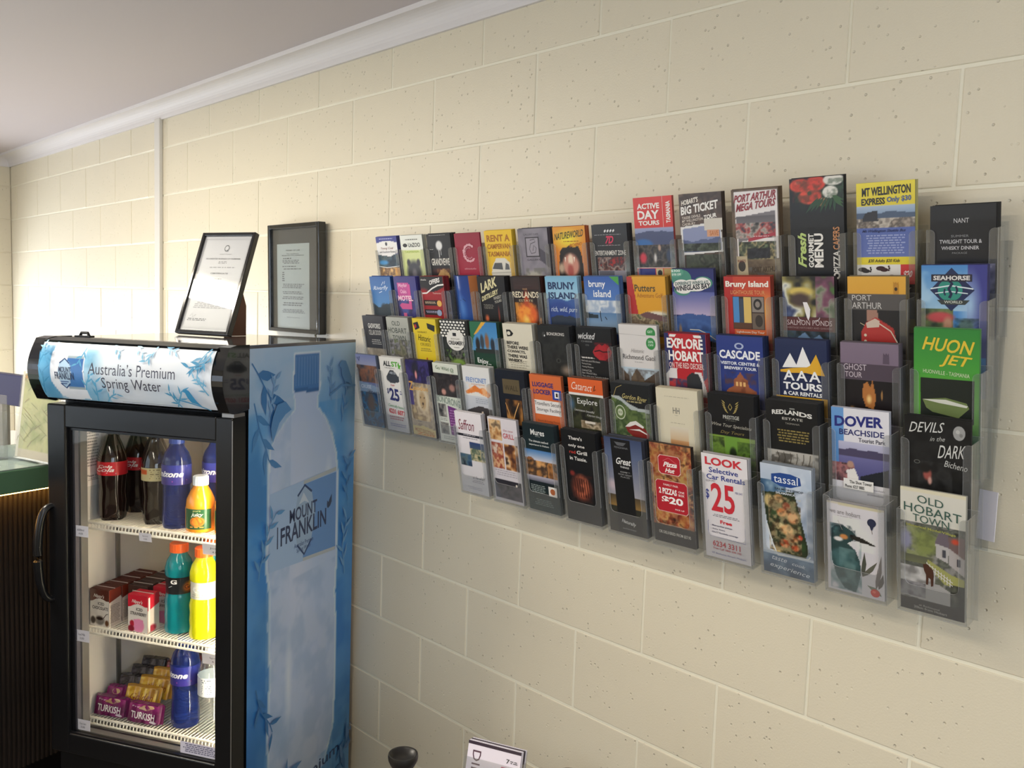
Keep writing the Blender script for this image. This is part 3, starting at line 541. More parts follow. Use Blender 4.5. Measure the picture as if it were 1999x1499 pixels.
for x, y, l in ((-.168, .085, 'clear water bottle with pale blue cap at the shelf front'), (-.10, .15, 'clear water bottle behind the front one near the light'), (-.185, .165, 'clear water bottle behind the front one near the blue drink')):
    drink('water_bottle', x, y, z, WB, M['clearpet'], (.0155, .213, .230), whitecap if y < .1 else mat('pale_blue_cap', '6fc4e6', .3), (.0337, .10, .15, [('T', .42, .1, .56, .9, 8, '5a6270', 3), ('G', .6, 0, .98, 1, '6a9ad0', '6a9ad0')], 'd4d8dc'), l, 'water bottles', rz=.3, sc=1.05, squash=lambda a, zz: 1 + .02 * math.cos(6 * a))
def bar(x, y, z, c, ops, label, rz=0, rx=0, w=.112, d=.03, h=.049):
    wx, wy = FW(x, y); t = empty('chocolate_bar', (wx, wy, z), FA + rz, label, 'chocolate bar', 'chocolate bars')
    # wrapped bar standing on its long edge, leaning back; crimped ends
    n = 14; v = []; fs = []; q = random.Random(int(x * 1000) + int(z * 999))
    for i in range(n + 1):
        u_ = i / n; e = min(u_, 1 - u_) * n; th = .0015 if e < 1 else (.007 if e < 2 else .011); hh = h * (1 + (.05 * math.sin(i * 3.1) if e < 2 else 0))
        for (a, b) in ((-1, .0), (-.9, .5), (-1, 1), (.6, 1), (1, .5), (.6, 0)): v.append((-w / 2 + u_ * w, a * th + b * rx * h + q.uniform(-.0007, .0007), .0 + b * hh + q.uniform(-.0006, .0006)))
    for i in range(n):
        for k in range(6): fs.append((i * 6 + k, i * 6 + (k + 1) % 6, (i + 1) * 6 + (k + 1) % 6, (i + 1) * 6 + k))
    fs += [tuple(range(6)), tuple(n * 6 + k for k in range(6))]
    MB().add(v, fs, c).build('wrapper', M['foil'], t)
    def bend(V, w_, h_):
        V = V.copy(); V[:, 1] += -.0122 + V[:, 2] / h * rx * h + .0012 * np.sin(V[:, 0] * 190); return V
    art('front_print', w * .86, h * .96, ops, .002, c, parent=t, m=M['foil'], loc=(-w * .43, 0, .001), bend=bend)
    return t
tk = [('G', 0, 0, 1, .4, '8a1c66', '64124a'), ('G', 0, .4, 1, 1, '561040', '480c34'), ('B', 0, 0, 1, 1, 'c84aa0', 6, 3, .35), ('t', .08, .40, .86, .78, 'TURKISH', 'e8e2e4', 'b', .06), ('e', .62, .12, .2, .11, 'c2a07e'), ('e', .5, .22, .18, .09, 'b08c68'), ('e', .83, .9, .12, .07, 'c8b8c4'), ('t', .1, .1, .35, .2, 'Fry', 'e8c8dc')]
bar(-.468, .047, z + .006, '6a1450', tk, 'purple wrapped turkish delight bar beside the fridge wall', .05, .25)
bar(-.353, .045, z + .006, '6a1450', tk, 'purple wrapped turkish delight bar next to the blue bottle', .05, .25)
bar(-.487, .0785, z + .018, '7c1a60', tk[:3] + [('e', .6, .2, .25, .15, 'c2a07e')], 'purple wrapped bar just behind the front corner one', .02, .4, w=.058)
gd = [('B', 0, 0, 1, 1, 'f2d04a', 5, 8, .7), ('B', 0, 0, 1, 1, '8a5a10', 7, 5, .6), ('t', .15, .3, .9, .7, 'Golden', '8a3a20', 'i', -.05)]
for j, (x, y, zz) in enumerate(((-.40, .085, .024), (-.385, .122, .038), (-.37, .158, .050))):
    bar(x, y, z + zz + .002, 'c8921e', gd, ['gold wrapped chocolate bar nearest the purple bars', 'gold wrapped chocolate bar in the middle row', 'gold wrapped chocolate bar beneath the cherry bar'][j], .08, .45)
dk = [('B', 0, 0, 1, 1, '6a6670', 6, 8, .6)]
for j, (x, y, zz) in enumerate(((-.470, .124, .034), (-.458, .158, .048), (-.45, .192, .062))):
    bar(x, y, z + zz, '241c22', dk, ['dark silver wrapped bar behind the purple bars', 'dark silver wrapped bar beside the gold bars', 'dark wrapped bar highest against the wall'][j], .1, .45, w=.085)
ch = [('B', 0, 0, 1, 1, '8a3a1c', 6, 2, .5), ('t', .14, .22, .9, .72, 'CHERRY', 'c89a3c', 'b', .05), ('e', .05, .4, .05, .25, 'c8304a')]
bar(-.355, .196, z + .060, '6e1420', ch, 'dark red cherry bar at the top of the pile', .08, .45)
bar(-.35, .232, z + .074, '5a1420', [('B', 0, 0, 1, 1, '8a3a1c', 6, 2, .5)], 'dark red wrapped bar at the very back', .08, .45)
MB().prism([(0, 0), (.0, .004), (.20, .070), (.20, 0)], -.53, -.30).build('bar_tray', M['clearpet'], fr, loc=(0, .06, z + .001))
# ------------------------------------------------------------------ frames on and behind the fridge
t = empty('certificate_frame', (-.429, -.468, HT + .0075), math.atan2(.068, .2), 'black framed certificate leaning back on its easel strut on the fridge', 'picture frame')
inc = -math.radians(20)
e1 = empty('frame_body', (0, 0, 0)); e1.parent = t; e1.rotation_euler = (inc, 0, 0)
fw, fh = .215, .325
m = MB().box(0, 0, 0, .011, .018, fh, b=.002).box(fw - .011, 0, 0, fw, .018, fh, b=.002).box(.010, 0, 0, fw - .010, .018, .011, b=.002).box(.010, 0, fh - .011, fw - .010, .018, fh, b=.002).build('frame', M['blackgloss'], e1)
art('certificate', fw - .02, fh - .02, [('G', 0, 0, 1, 1, 'cfccd0', 'c8c6c8'), ('l', [(.04, .03), (.96, .03), (.96, .97), (.04, .97), (.04, .03)], .006, '6a686c'), ('l', [(.055, .042), (.945, .042), (.945, .958), (.055, .958), (.055, .042)], .003, '8a888c'),
    ('e', .52, .13, .05, .035, '54565a'), ('e', .52, .13, .036, .024, 'cfccd0'), ('l', [(.53, .145), (.56, .165)], .012, '54565a'), ('t', .4, .19, .64, .2, 'QUALITY TOURISM', '77757a'),
    ('t', .14, .235, .86, .25, 'ACCREDITED BUSINESS OF TASMANIA', '6a686c', 'b'), ('T', .4, .27, .62, .30, 2, '8a888c', 2), ('T', .25, .33, .85, .345, 1, '8a888c', 3), ('t', .32, .39, .68, .405, 'CERTIFICATE', '5a585c', 'b'), ('T', .42, .45, .58, .47, 1, '8a888c', 4),
    ('T', .15, .70, .85, .77, 4, '9a989c', 6), ('T', .1, .87, .5, .90, 2, '6a686c', 7), ('l', [(.14, .85), (.18, .82), (.2, .86), (.26, .83)], .004, '5a585c')], .004, parent=e1, m=M['print'], loc=(.01, .007, .01))
MB().box(.0095, .0035, .0095, fw - .0095, .0055, fh - .0095).build('glass', M['glass'], e1)
MB().box(.004, .0165, .004, fw - .004, .0185, fh - .004).build('back_board', mat('brown_board', '5a4436', .8), e1)
st = mat('strut_card', '6a4a3a', .8); m = MB(); ps = [(.0, .0), (.075, .0), (.085, .09), (.03, .19), (.0, .16)]
v = [(.13, y, z) for y, z in [(.070, -.007), (.158, -.007), (.158, .085), (.118, .195), (.100, .20)]]; v += [(x + .004, y, z) for x, y, z in v]
MB().add(v, [(0, 1, 2, 3, 4), (9, 8, 7, 6, 5)] + [(i, (i + 1) % 5, (i + 1) % 5 + 5, i + 5) for i in range(5)]).build('strut', st, t)
t = empty('picture_frame', (-.662, -.004, HT + .005), 0, 'black framed notice in a wide grey mount hanging on the wall behind the fridge', 'picture frame')
e1 = empty('frame_body', (0, 0, 0)); e1.parent = t; e1.rotation_euler = (math.radians(1.2), 0, 0); fw, fh = .332, .366
MB().box(0, -.028, 0, .014, 0, fh, b=.002).box(fw - .014, -.028, 0, fw, 0, fh, b=.002).box(.013, -.028, 0, fw - .013, 0, .014, b=.002).box(.013, -.028, fh - .014, fw - .013, 0, fh, b=.002).build('frame', M['blackgloss'], e1)
MB().box(.012, -.014, .012, fw - .012, -.010, fh - .012).build('mount_board', mat('grey_mount', '56534f', .6), e1)
art('notice', .212, .288, [('G', 0, 0, 1, 1, 'b4bcbc', 'a8b0b2'), ('t', .28, .07, .72, .085, 'TERMS OF USE', '5a5e60', 'b'), ('t', .3, .11, .68, .125, 'The conditions', '5a5e60'), ('t', .16, .13, .84, .145, 'Management of this establishment', '5a5e60', 'b'),
    ('T', .16, .165, .5, .19, 1, '6a6e72', 2), ('T', .16, .19, .75, .24, 3, '6a6e72', 3), ('T', .16, .26, .6, .28, 1, '6a6e72', 4), ('T', .16, .29, .85, .31, 1, '6a6e72', 5), ('T', .16, .33, .25, .45, 5, '6a6e72', 6), ('T', .16, .47, .86, .53, 3, '6a6e72', 7), ('T', .16, .56, .86, .60, 2, '6a6e72', 8), ('T', .16, .62, .86, .66, 2, '6a6e72', 9), ('T', .16, .69, .86, .74, 2, '6a6e72', 10), ('T', .16, .77, .86, .82, 3, '6a6e72', 11), ('t', .3, .86, .7, .875, 'Thank you for your stay', '5a5e60')],
    .005, parent=e1, m=M['print'], loc=(.042, -.0145, .012))
MB().box(.012, -.022, .012, fw - .012, -.020, fh - .012).build('glass', M['glass'], e1)
# ------------------------------------------------------------------ reception counter with its under-lit lip, and what stands on it
CA = math.atan2(-.27, 1)   # counter runs away from the fridge
cx, cy = -.716, -.741; ca = math.atan(.27)
ct = empty('reception_counter', (cx, cy, 0), ca, 'green-topped reception counter with dark ribbed timber front and glowing strip', 'counter')
gr = mat('green_laminate', '56785c', .35); gtop = mat('counter_top_laminate', '8a9a90', .16, coat=.4)
MB().box(-.42, -1.6, .975, .0, .71, 1.045, b=.004).build('counter_lip', gr, ct)
MB().box(-.418, -1.598, 1.0445, -.002, .708, 1.048).build('counter_top', gtop, ct)
wd = mat('dark_ribbed_timber', '2e2722', .55); nn = wd.node_tree.nodes; LL = wd.node_tree.links
tc = nn.new('ShaderNodeTexCoord'); mp = nn.new('ShaderNodeMapping'); mp.inputs['Scale'].default_value = (1, 1, .04); no = nn.new('ShaderNodeTexNoise'); no.inputs['Scale'].default_value = 120; no.inputs['Detail'].default_value = 5
LL.new(tc.outputs['Object'], mp.inputs[0]); LL.new(mp.outputs[0], no.inputs[0]); cr = nn.new('ShaderNodeValToRGB'); cr.color_ramp.elements[0].color = (*lin('1a1613'), 1); cr.color_ramp.elements[1].color = (*lin('332a24'), 1); cr.color_ramp.elements[0].position = .35; cr.color_ramp.elements[1].position = .65
LL.new(no.outputs['Fac'], cr.inputs[0]); LL.new(cr.outputs[0], nn['Principled BSDF'].inputs['Base Color'])
MB().box(-.40, -1.58, .08, -.075, .70, .976).build('carcass', wd, ct)
slat = None
for i in range(152):
    y = -1.575 + i * .015
    if slat is None: slat = MB().prism([(0, 0)], 0, 0) and MB().add([(0, -.0055, .08), (.006, -.0035, .08), (.006, .0035, .08), (0, .0055, .08), (0, -.0055, .972), (.006, -.0035, .972), (.006, .0035, .972), (0, .0055, .972)], [(0, 1, 5, 4), (1, 2, 6, 5), (2, 3, 7, 6), (0, 3, 2, 1), (4, 5, 6, 7)]).build('slat', wd, ct, (-.075, y, 0))
    else:
        s_ = slat.copy(); s_.location = (-.075, y, 0); COL.objects.link(s_); s_.parent = ct
MB().box(-.38, -1.56, 0, -.10, .68, .08).build('plinth', M['black'], ct)
led = mat('led_strip', 'fff', .5, emit='ffb85a', es=22)
MB().box(-.045, -1.55, .966, -.033, .68, .9745).build('led_strip', led, ct)
# map in a clear stand
t = empty('map_stand', (-.84, -.80, 1.056), math.atan2(.2, .93) + .05, 'green street map in a clear stand on the counter behind the fridge', 'map stand')
e1 = empty('holder', (0, 0, .004)); e1.parent = t; e1.rotation_euler = (math.radians(-7), 0, 0)
mo = [('N', .02, .02, .98, .9, ['9aa06a', 'b0b07a', 'a8a878', '8c9660'], 5, 4), ('r', 0, 0, .06, 1, 'cfcabc'), ('r', .94, 0, 1, 1, 'cfcabc'), ('G', 0, .90, 1, 1, 'b8b09c', 'b4aa98'), ('E', .15, .06, .2, .03, 'c08a3a', .4)]
rq = random.Random(7)
for i in range(46):
    x, y = rq.random(), rq.uniform(.05, .85); a = rq.choice([.7, -.8, .75, 2.2]) + rq.uniform(-.1, .1); l = rq.uniform(.1, .35); mo.append(('l', [(max(.06, x), y), (min(.94, x + l * math.cos(a)), min(.89, max(.03, y + l * .5 * math.sin(a))))], .009, rq.choice(['6f7848', '7c7f50', '7a6a48'])))
art('street_map', .21, .265, mo, .004, parent=e1, loc=(0, .003, .002))
MB().box(-.003, 0, 0, .213, .0015, .27).box(-.003, .006, 0, .213, .0075, .27).box(-.003, -.0, -.003, .213, .07, 0).build('clear_stand', M['acrylic'], e1)
t = empty('leaflet_holder', (-.905, -.855, 1.048), .3, 'empty clear acrylic leaflet holder next to the map stand', 'leaflet holder')
MB().box(0, 0, 0, .05, .002, .17).box(0, .03, 0, .05, .032, .2).box(0, 0, 0, .002, .032, .15).box(.048, 0, 0, .05, .032, .15).box(0, 0, 0, .05, .032, .002).build('holder', M['acrylic'], t)
# desk behind the counter and the things on it
t = empty('desk', (-2.58, -1.6, 0), 0, 'plain white desk behind the counter', 'desk')
MB().box(0, 0, .86, 1.15, 1.25, .89, b=.003).build('desk_top', M['white'], t)
for x in (.03, 1.08):
    for y in (.03, 1.18): MB().box(x, y, 0, x + .04, y + .04, .86).build('leg', M['grey'], t)
t = empty('monitor', (-1.60, -.60, .89), .25, 'dark blue backed computer monitor on the desk', 'monitor')
MB().box(-.28, -.02, .24, .13, .02, .36, b=.004).build('screen', mat('monitor_back', '26284a', .4), t)
MB().lathe([(.09, 0), (.09, .012)], 20, cx=-.08).box(-.1, -.015, .01, -.06, .015, .25).build('stand', M['grey'], t)
t = empty('storage_box', (-1.72, -.87, .89), .2, 'white plastic box below the monitor', 'box')
MB().box(-.2, -.12, 0, .14, .0, .235, b=.004).build('tub', mat('white_plastic', 'dcd8e2', .4), t)
t = empty('pen_pot', (-1.50, -.82, .89), 0, 'round grey pot of pens behind the counter', 'pen pot')
MB().lathe([(.03, 0), (.034, .10), (.032, .10), (.028, .01)], 20).build('pot', mat('pot_grey', '9a96a4', .4), t)
for i, (c, a) in enumerate((('2a7ab0', .2), ('1f6a4a', .8), ('22222c', -.5), ('22222c', .5), ('1a6a9a', -.2))):
    MB().tube([(.0, .006 * i - .012, .012), (a * .05, .006 * i - .012, .17)], .0045, 8).build('pen', mat('pen_ink', c, .4), t)
t = empty('keyboard', (-1.60, -1.12, .89), .1, 'white keyboard on the desk behind the counter', 'keyboard')
MB().box(-.15, -.06, 0, .16, .07, .012, b=.002).build('case', M['white'], t)
kb = MB()
for i in range(13):
    for j in range(4): kb.box(-.14 + i * .0225, -.05 + j * .028, .012, -.122 + i * .0225, -.028 + j * .028, .017)
kb.build('key_rows', mat('keys', 'c6c4d0', .5), t)['kind'] = 'stuff'
# ------------------------------------------------------------------ low table by the wall with what shows at the picture's foot
TZ = .53
t = empty('low_table', (.75, -.80, 0), 0, 'dark wooden low table against the block wall', 'table')
wt = mat('dark_table_wood', '3a2a20', .4); MB().box(0, 0, TZ - .03, .85, .60, TZ, b=.003).build('table_top', wt, t)
for x in (.02, .78):
    for y in (.02, .53): MB().box(x, y, 0, x + .045, y + .045, TZ - .03).build('leg', wt, t)
bw = mat('black_turned_wood', '23211f', .38)
tn = empty('candle_holder', (.950, -.632, TZ), 0, 'black turned candle holder with a dished top', 'candle holder')
MB().lathe([(.036, 0), (.036, .01), (.028, .018), (.012, .04), (.010, .10), (.015, .13), (.011, .16), (.0115, .189), (.0145, .201), (.022, .211), (.0265, .220), (.0275, .227), (.0265, .232), (.0235, .2315), (.018, .225), (.004, .2225)], 36).build('turned_stem', bw, tn, smooth=True)
tn = empty('leaflet', (.962, -.512, TZ + .0065), math.atan2(.046, .112), 'white dining leaflets in a clear stand on the low table', 'leaflet')
e1 = empty('leaflet_body', (0, 0, 0)); e1.parent = tn; e1.rotation_euler = (math.radians(-14), 0, 0)
for k_ in range(4): MB().box(.001 * k_, .003 + k_ * .0032, 0, .112 + .002 * k_, .0055 + k_ * .0032, .200 + .0012 * k_, c=['e8e2ea', 'd8d2da', '3a3038', 'd8d2da'][k_]).build('page', M['matte'], e1)
art('front_print', .112, .200, [('G', 0, 0, 1, 1, 'efe6f0', 'efe6f0'), ('r', 0, 0, 1, .03, '3a2c3a'), ('t', .10, .08, .26, .62, 'DINING', '5a3a4a', 'd'), ('t', .74, .09, .80, .13, '7', '2a2a2a', 'b'), ('T', .81, .10, .95, .13, 2, '3a3a3a', 3), ('r', .66, .17, 1, .5, 'c8557e'), ('B', .66, .17, 1, .5, 'e08aa8', 4, 3, .6), ('t', .3, .3, .6, .36, 'guide', '5a3a4a')], .004, parent=e1, loc=(0, .0025, 0))
MB().box(-.004, -.001, -.002, .118, .0005, .17).box(-.004, .018, -.002, .118, .0195, .20).box(-.004, -.001, -.004, .118, .0195, -.002).box(-.004, -.001, -.002, -.003, .019, .18).box(.117, -.001, -.002, .118, .019, .18).build('clear_stand', M['acrylic'], e1)
tn = empty('wooden_bowl', (1.195, -.452, TZ), 0, 'small brown turned bowl with a ring rim on the low table', 'bowl')
MB().lathe([(.022, 0), (.022, .006), (.01, .02), (.01, .18), (.02, .195), (.03, .217), (.031, .225), (.028, .228), (.022, .22), (.004, .212)], 32).build('bowl', mat('brown_wood', '6a5a44', .35), tn, smooth=True)
# ------------------------------------------------------------------ clear wall rack of pockets
RA = math.radians(10.5)
rk = empty('brochure_rack', (.0, -.002, 1.1), 0, 'clear acrylic wall rack with five overlapping rows of brochure pockets', 'brochure rack')
res = [8, 4, 3, 0, -3, -2, -5, -5, -3, -6, -4, 0, 4, 8]
rowp = {1: (.119, .091), 2: (.119, .092), 3: (.1197, .088), 4: (.120, .085), 5: (.1215, .073)}
YT = {1: -.082, 2: -.102, 3: -.122, 4: -.141, 5: -.156}; ZT = {1: 1.762, 2: 1.648, 3: 1.536, 4: 1.426, 5: 1.313}
H0 = .21
def pocket_origin(r_, j):   # lower near corner of the brochure front (x centre)
    a, b = rowp[r_]; return (a * j + b + res[j] / 1000, YT[r_] + H0 * math.sin(RA), ZT[r_] - H0 * math.cos(RA))
pm = {}
def pocket_mesh(w=.108, d=.030, h=.172):
    m = MB(); t = .0016; w2 = w / 2; lip = .045; sw = .013
    # U-shaped front as one sheet with rounded shoulders
    def arc(cx, cz, r0, a0, a1, n=5): return [(cx + r0 * math.cos(a0 + (a1 - a0) * i / n), cz + r0 * math.sin(a0 + (a1 - a0) * i / n)) for i in range(n + 1)]
    P = math.pi
    sh = arc(-w2 + sw - .008, h - .008, .008, P / 2, 0); fil = arc(-w2 + sw + .010, lip + .010, .010, P, 1.5 * P)
    y0, y1 = -.0022, -.0022 + t; edges = []
    def plate(poly, rim):   # convex plate, rim = indices of edges that show as cut edges
        n = len(poly); v = [(x, y0, z) for x, z in poly] + [(x, y1, z) for x, z in poly]
        m.add(v, [tuple(range(n)), tuple(range(2 * n - 1, n - 1, -1))])
        for i in rim: edges.append([(poly[i][0], y0, poly[i][1]), (poly[(i + 1) % n][0], y0, poly[(i + 1) % n][1]), (poly[(i + 1) % n][0], y1, poly[(i + 1) % n][1]), (poly[i][0], y1, poly[i][1])])
    for s_ in (1, -1):
        st = [(-w2, lip), (-w2, h)] + sh + [(-w2 + sw, lip + .010), (-w2 + sw, lip)]; plate([(s_ * x, z) for x, z in st], range(0, len(st) - 2))
        for a_, b_ in zip(fil[:-1], fil[1:]):
            tri = [(-w2 + sw, lip), a_, b_]; plate([(s_ * x, z) for x, z in tri], [1])
    plate([(-w2, -.004), (w2, -.004), (w2, lip), (-w2, lip)], [0]); fx = -w2 + sw + .010
    edges.append([(fx, y0, lip), (-fx, y0, lip), (-fx, y1, lip), (fx, y1, lip)])
    for s_ in (-1, 1): m.box(min(s_ * w2, s_ * (w2 - t)), -.0006, -.004, max(s_ * w2, s_ * (w2 - t)), d, h)
    m.box(-w2, -.0006, -.006, w2, d, -.004)
    m.box(-w2 - .0055, d, -.006, w2 + .0055, d + t, h + .006)
    for s_ in (-1, 1):   # cut edges of the cheeks and back, which catch the light
        x0, x1 = s_ * w2, s_ * (w2 - t); edges.append([(x0, -.0022, h), (x1, -.0022, h), (x1, d, h), (x0, d, h)])
    edges.append([(-w2 - .0055, d, h + .0062), (w2 + .0055, d, h + .0062), (w2 + .0055, d + t, h + .0062), (-w2 - .0055, d + t, h + .0062)])
    nf = len(m.f)
    for e_ in edges: m.add(e_, [(0, 1, 2, 3)])
    me = m.mesh('pocket'); me.materials.append(M['acrylic']); me.materials.append(M['edge'])
    for i_ in range(nf, len(m.f)): me.polygons[i_].material_index = 1
    return me
pme = pocket_mesh()
for r_ in range(1, 6):
    for j in range(4 if r_ == 5 else 0, 14):
        x, y, z = pocket_origin(r_, j); o = bpy.data.objects.new('pocket', pme); COL.objects.link(o); o.parent = rk; o.location = (x, y - .0025 + .002, z - 1.1); o.rotation_euler = (RA, 0, 0)
m = MB()
for x0, x1, zb in ((.04, .53, .215), (.53, 1.70, .10)): m.box(x0, -.0035, zb, x1, -.001, .61)
m.build('back_panel', M['acrylic'], rk, loc=(0, 0, 0))
for x in (.2, .7, 1.2, 1.62):
    MB().box(x, -.010, .12 if x > .5 else .23, x + .012, -.0035, .60).build('rail', M['acrylic'], rk)
tk_ = empty('price_card', (1.697, -.022, 1.222), math.radians(-14), 'plain white card slipped behind the end of the rack', 'card')
MB().box(-.012, -.0008, 0, .019, .0008, .082).build('card', mat('white_card', 'f0ecf4', .6), tk_)
# ------------------------------------------------------------------ brochures: each object is the stack of copies in its pocket
def brochure(r_, j, label, ops, base='fff', thick=.014, edge='c8c4bc', h=H0, dz=0, dx=0, w=.099, roll=0, name='brochure', topc=None, y_off=0, cell=None, bend=None, sheets=None, vs=H0):
    x, y, z = pocket_origin(r_, j)
    t = empty(name, (x - w / 2 + dx, y - .0006 + y_off, z + dz), 0, label, 'brochure', 'brochures in the clear wall rack'); t.rotation_euler = (RA, roll, 0)
    rg_ = random.Random(r_ * 31 + j); n = sheets or max(2, int(thick / .0028)); m = MB(); e0 = np.array([int(c, 16) for c in (edge if len(edge) == 6 else ''.join(q * 2 for q in edge))[0:6]]) if False else srgb(edge)
    for i in range(n):
        k = rg_.uniform(.78, 1.08); c = ''.join('%02x' % int(max(0, min(255, 255 * q * k))) for q in e0); ex = rg_.uniform(0, .0012) if i else 0; ez = rg_.uniform(-.0012, .0014) if i else 0
        m.box(ex, .0004 + i * thick / n, 0, w + ex * .6, .0004 + (i + .86) * thick / n, h + ez, c=c)
    m.build('pages', M['matte'], t)
    cell = cell or (.0016 if x > .9 else .0021 if x > .4 else .0026)
    art('front_cover', w, h, ops, cell, base, vs=vs, parent=t, bend=bend)
    return t
B = brochure
W_, K_ = 'e9e6e0', '17171a'
# ---- top row
B(1, 0, 'violet-banded brochure with a white badge above an orange picture, top row end', [('r', 0, 0, 1, .06, '3a3f8c'), ('T', .15, .025, .9, .045, 1, 'b8bce0', 1), ('N', 0, .24, 1, .42, ['1c2c38', '2f4a58', '4a5a58', '16242e'], 4, 2), ('E', .25, .35, .3, .04, '3f8ac0', .5), ('N', 0, .42, 1, .6, ['c88a3a', 'd8a85a', '6a4a2a', 'e0b470'], 5, 3), ('P', [(0, .09), (.3, .06), (.7, .06), (1, .09), (1, .22), (.6, .27), (0, .24)], 'e8e6e2'), ('e', .48, .10, .05, .025, '4a4a50'), ('t', .2, .14, .8, .18, 'Young Coal', '8a4a40', 'i'), ('t', .12, .19, .9, .22, 'and Southern Riviera', '50505a'), ('l', [(0, .40), (.4, .42), (1, .40)], .02, 'e8e6e2')], '3a3f8c', thick=.012, edge='4a4c90')
B(1, 1, 'white and lime brochure with a dark devil face in the top row', [('G', 0, 0, 1, .2, 'e4e6de', 'e6e8dc'), ('G', 0, .2, 1, .6, 'd4dc98', 'c6d088'), ('E', .5, .5, .4, .2, '3e3e44', .35), ('E', .28, .36, .1, .06, '3e3c42', .4), ('E', .72, .36, .1, .06, '3e3c42', .4), ('E', .5, .5, .14, .08, '6a666c', .6), ('T', .15, .05, .9, .075, 1, '6a6a60', 2), ('e', .2, .13, .1, .025, '1e1e20'), ('t', .35, .10, .88, .155, 'UnZOO', '2a2c2e', 'b'), ('t', .15, .20, .8, .23, 'TASMANIA', 'a8c04a')], 'e4e6de', edge='b8bab0')
B(1, 2, 'black brochure with a white splash and a wedge of cheese in the top row', [('r', 0, 0, 1, .035, '141416'), ('T', .1, .015, .9, .03, 1, '8a8a8a', 1), ('E', .5, .15, .16, .07, 'e0e0de', .3), ('l', [(.48, .2), (.48, .3)], .03, 'c8c8c6'), ('l', [(.56, .2), (.56, .27)], .02, 'c8c8c6'), ('e', .18, .2, .13, .035, '3a3a3c'), ('e', .18, .2, .11, .029, K_), ('T', .09, .19, .28, .21, 1, '9a9a9a', 3), ('t', .12, .31, .88, .40, 'GRANDVEWE', 'e0ddd4', 'b'), ('E', .5, .47, .5, .05, '5a1c1c', .8), ('P', [(.3, .54), (.45, .46), (.62, .44), (.8, .5), (.85, .56), (.3, .58)], 'b08a58'), ('B', .3, .44, .85, .58, '7a5a34', 8, 4, .7)], K_, thick=.02, edge='26262a')
B(1, 3, 'plain crimson brochure with a dotted white letter in the top row', [('G', 0, 0, 1, .6, '8e1c34', 'a01e3a'), ('t', .3, .42, .75, .44, 'ethnostudio', 'd8a8b0')] + [('e', .55 + .22 * math.cos(a), .24 + .10 * math.sin(a), .03 + .012 * (i % 3), .011 + .005 * (i % 2), 'd4a0a8') for i, a in enumerate([.8 + k * .24 for k in range(20)])] + [('e', .55 + .15 * math.cos(a), .24 + .065 * math.sin(a), .02, .009, 'c88a96') for a in [1 + k * .4 for k in range(11)]], '9a1c38', thick=.004, edge='8a2038', sheets=2, dz=-.003)
B(1, 4, 'yellow brochure with orange lettering and a white van in the top row', [('G', 0, 0, 1, .6, 'e8c02c', 'dcae24'), ('t', .08, .05, .92, .13, 'RENT A', 'a86a1c', 'B'), ('t', .08, .155, .92, .215, 'CAMPERVAN', 'a86a1c', 'B'), ('t', .08, .245, .92, .305, 'TASMANIA', 'a86a1c', 'B'), ('P', [(.18, .44), (.28, .37), (.36, .33), (.7, .33), (.84, .38), (.88, .6), (.14, .6)], 'd8d4c8'), ('p', [(.2, .45), (.3, .38), (.56, .38), (.58, .46)], '54565a'), ('p', [(.66, .46), (.7, .38), (.8, .40), (.82, .46)], '5e6064'), ('l', [(.14, .5), (.86, .49)], .02, 'b0aca0')], 'e8c02c', edge='d0ac30')
B(1, 5, 'grey-violet brochure with a framed line drawing in the top row', [('N', 0, 0, 1, .6, ['7a7480', '8a848e', '6c6872'], 2, 4), ('P', [(.62, .2), (1, .3), (1, .45), (.7, .36)], '4a4652'), ('E', .45, .55, .4, .09, 'b8b4a8', .5), ('B', .1, .45, .85, .6, '6a6a60', 8, 2, .6), ('t', .2, .055, .7, .075, 'GALLERY CAFE', '4a4450'), ('r', .24, .095, .70, .32, '3a363c'), ('r', .27, .108, .67, .307, '98929c'), ('l', [(.4, .13), (.55, .12), (.58, .15), (.42, .17), (.37, .23), (.42, .28), (.56, .27), (.6, .22), (.52, .19), (.48, .25)], .014, '2e2a30'), ('t', .26, .34, .7, .36, 'GALLERY', '3e3a44')], '7a7480', thick=.02, edge='4a4650')
B(1, 6, 'orange and yellow brochure with an open-mouthed devil in the top row', [('G', 0, 0, 1, .6, 'e09a2c', 'd8702a'), ('E', .45, .14, .5, .14, 'ecd838', .8), ('P', [(.18, .27), (.28, .22), (.38, .23), (.5, .20), (.62, .23), (.76, .21), (.84, .28), (.88, .42), (.9, .6), (.1, .6), (.14, .4)], '1e1614'), ('E', .5, .42, .30, .15, 'c88a78', .3), ('E', .5, .36, .1, .08, 'e8d0b8', .5), ('E', .48, .48, .12, .10, 'a85048', .5), ('E', .2, .45, .12, .08, 'b8a088', .6), ('t', .04, .07, .95, .145, 'NATUREWORLD', '3a3a18', 'bi', -.035), ('T', .25, .155, .9, .175, 1, 'a86a1c', 2), ('t', .5, .19, .88, .225, 'BICHENO', 'b8641c', 'bi', -.02), ('p', [(.32, .33), (.36, .33), (.34, .39)], 'f0e8d8'), ('p', [(.6, .33), (.64, .33), (.62, .39)], 'f0e8d8')], 'e09a2c', edge='b8603a')
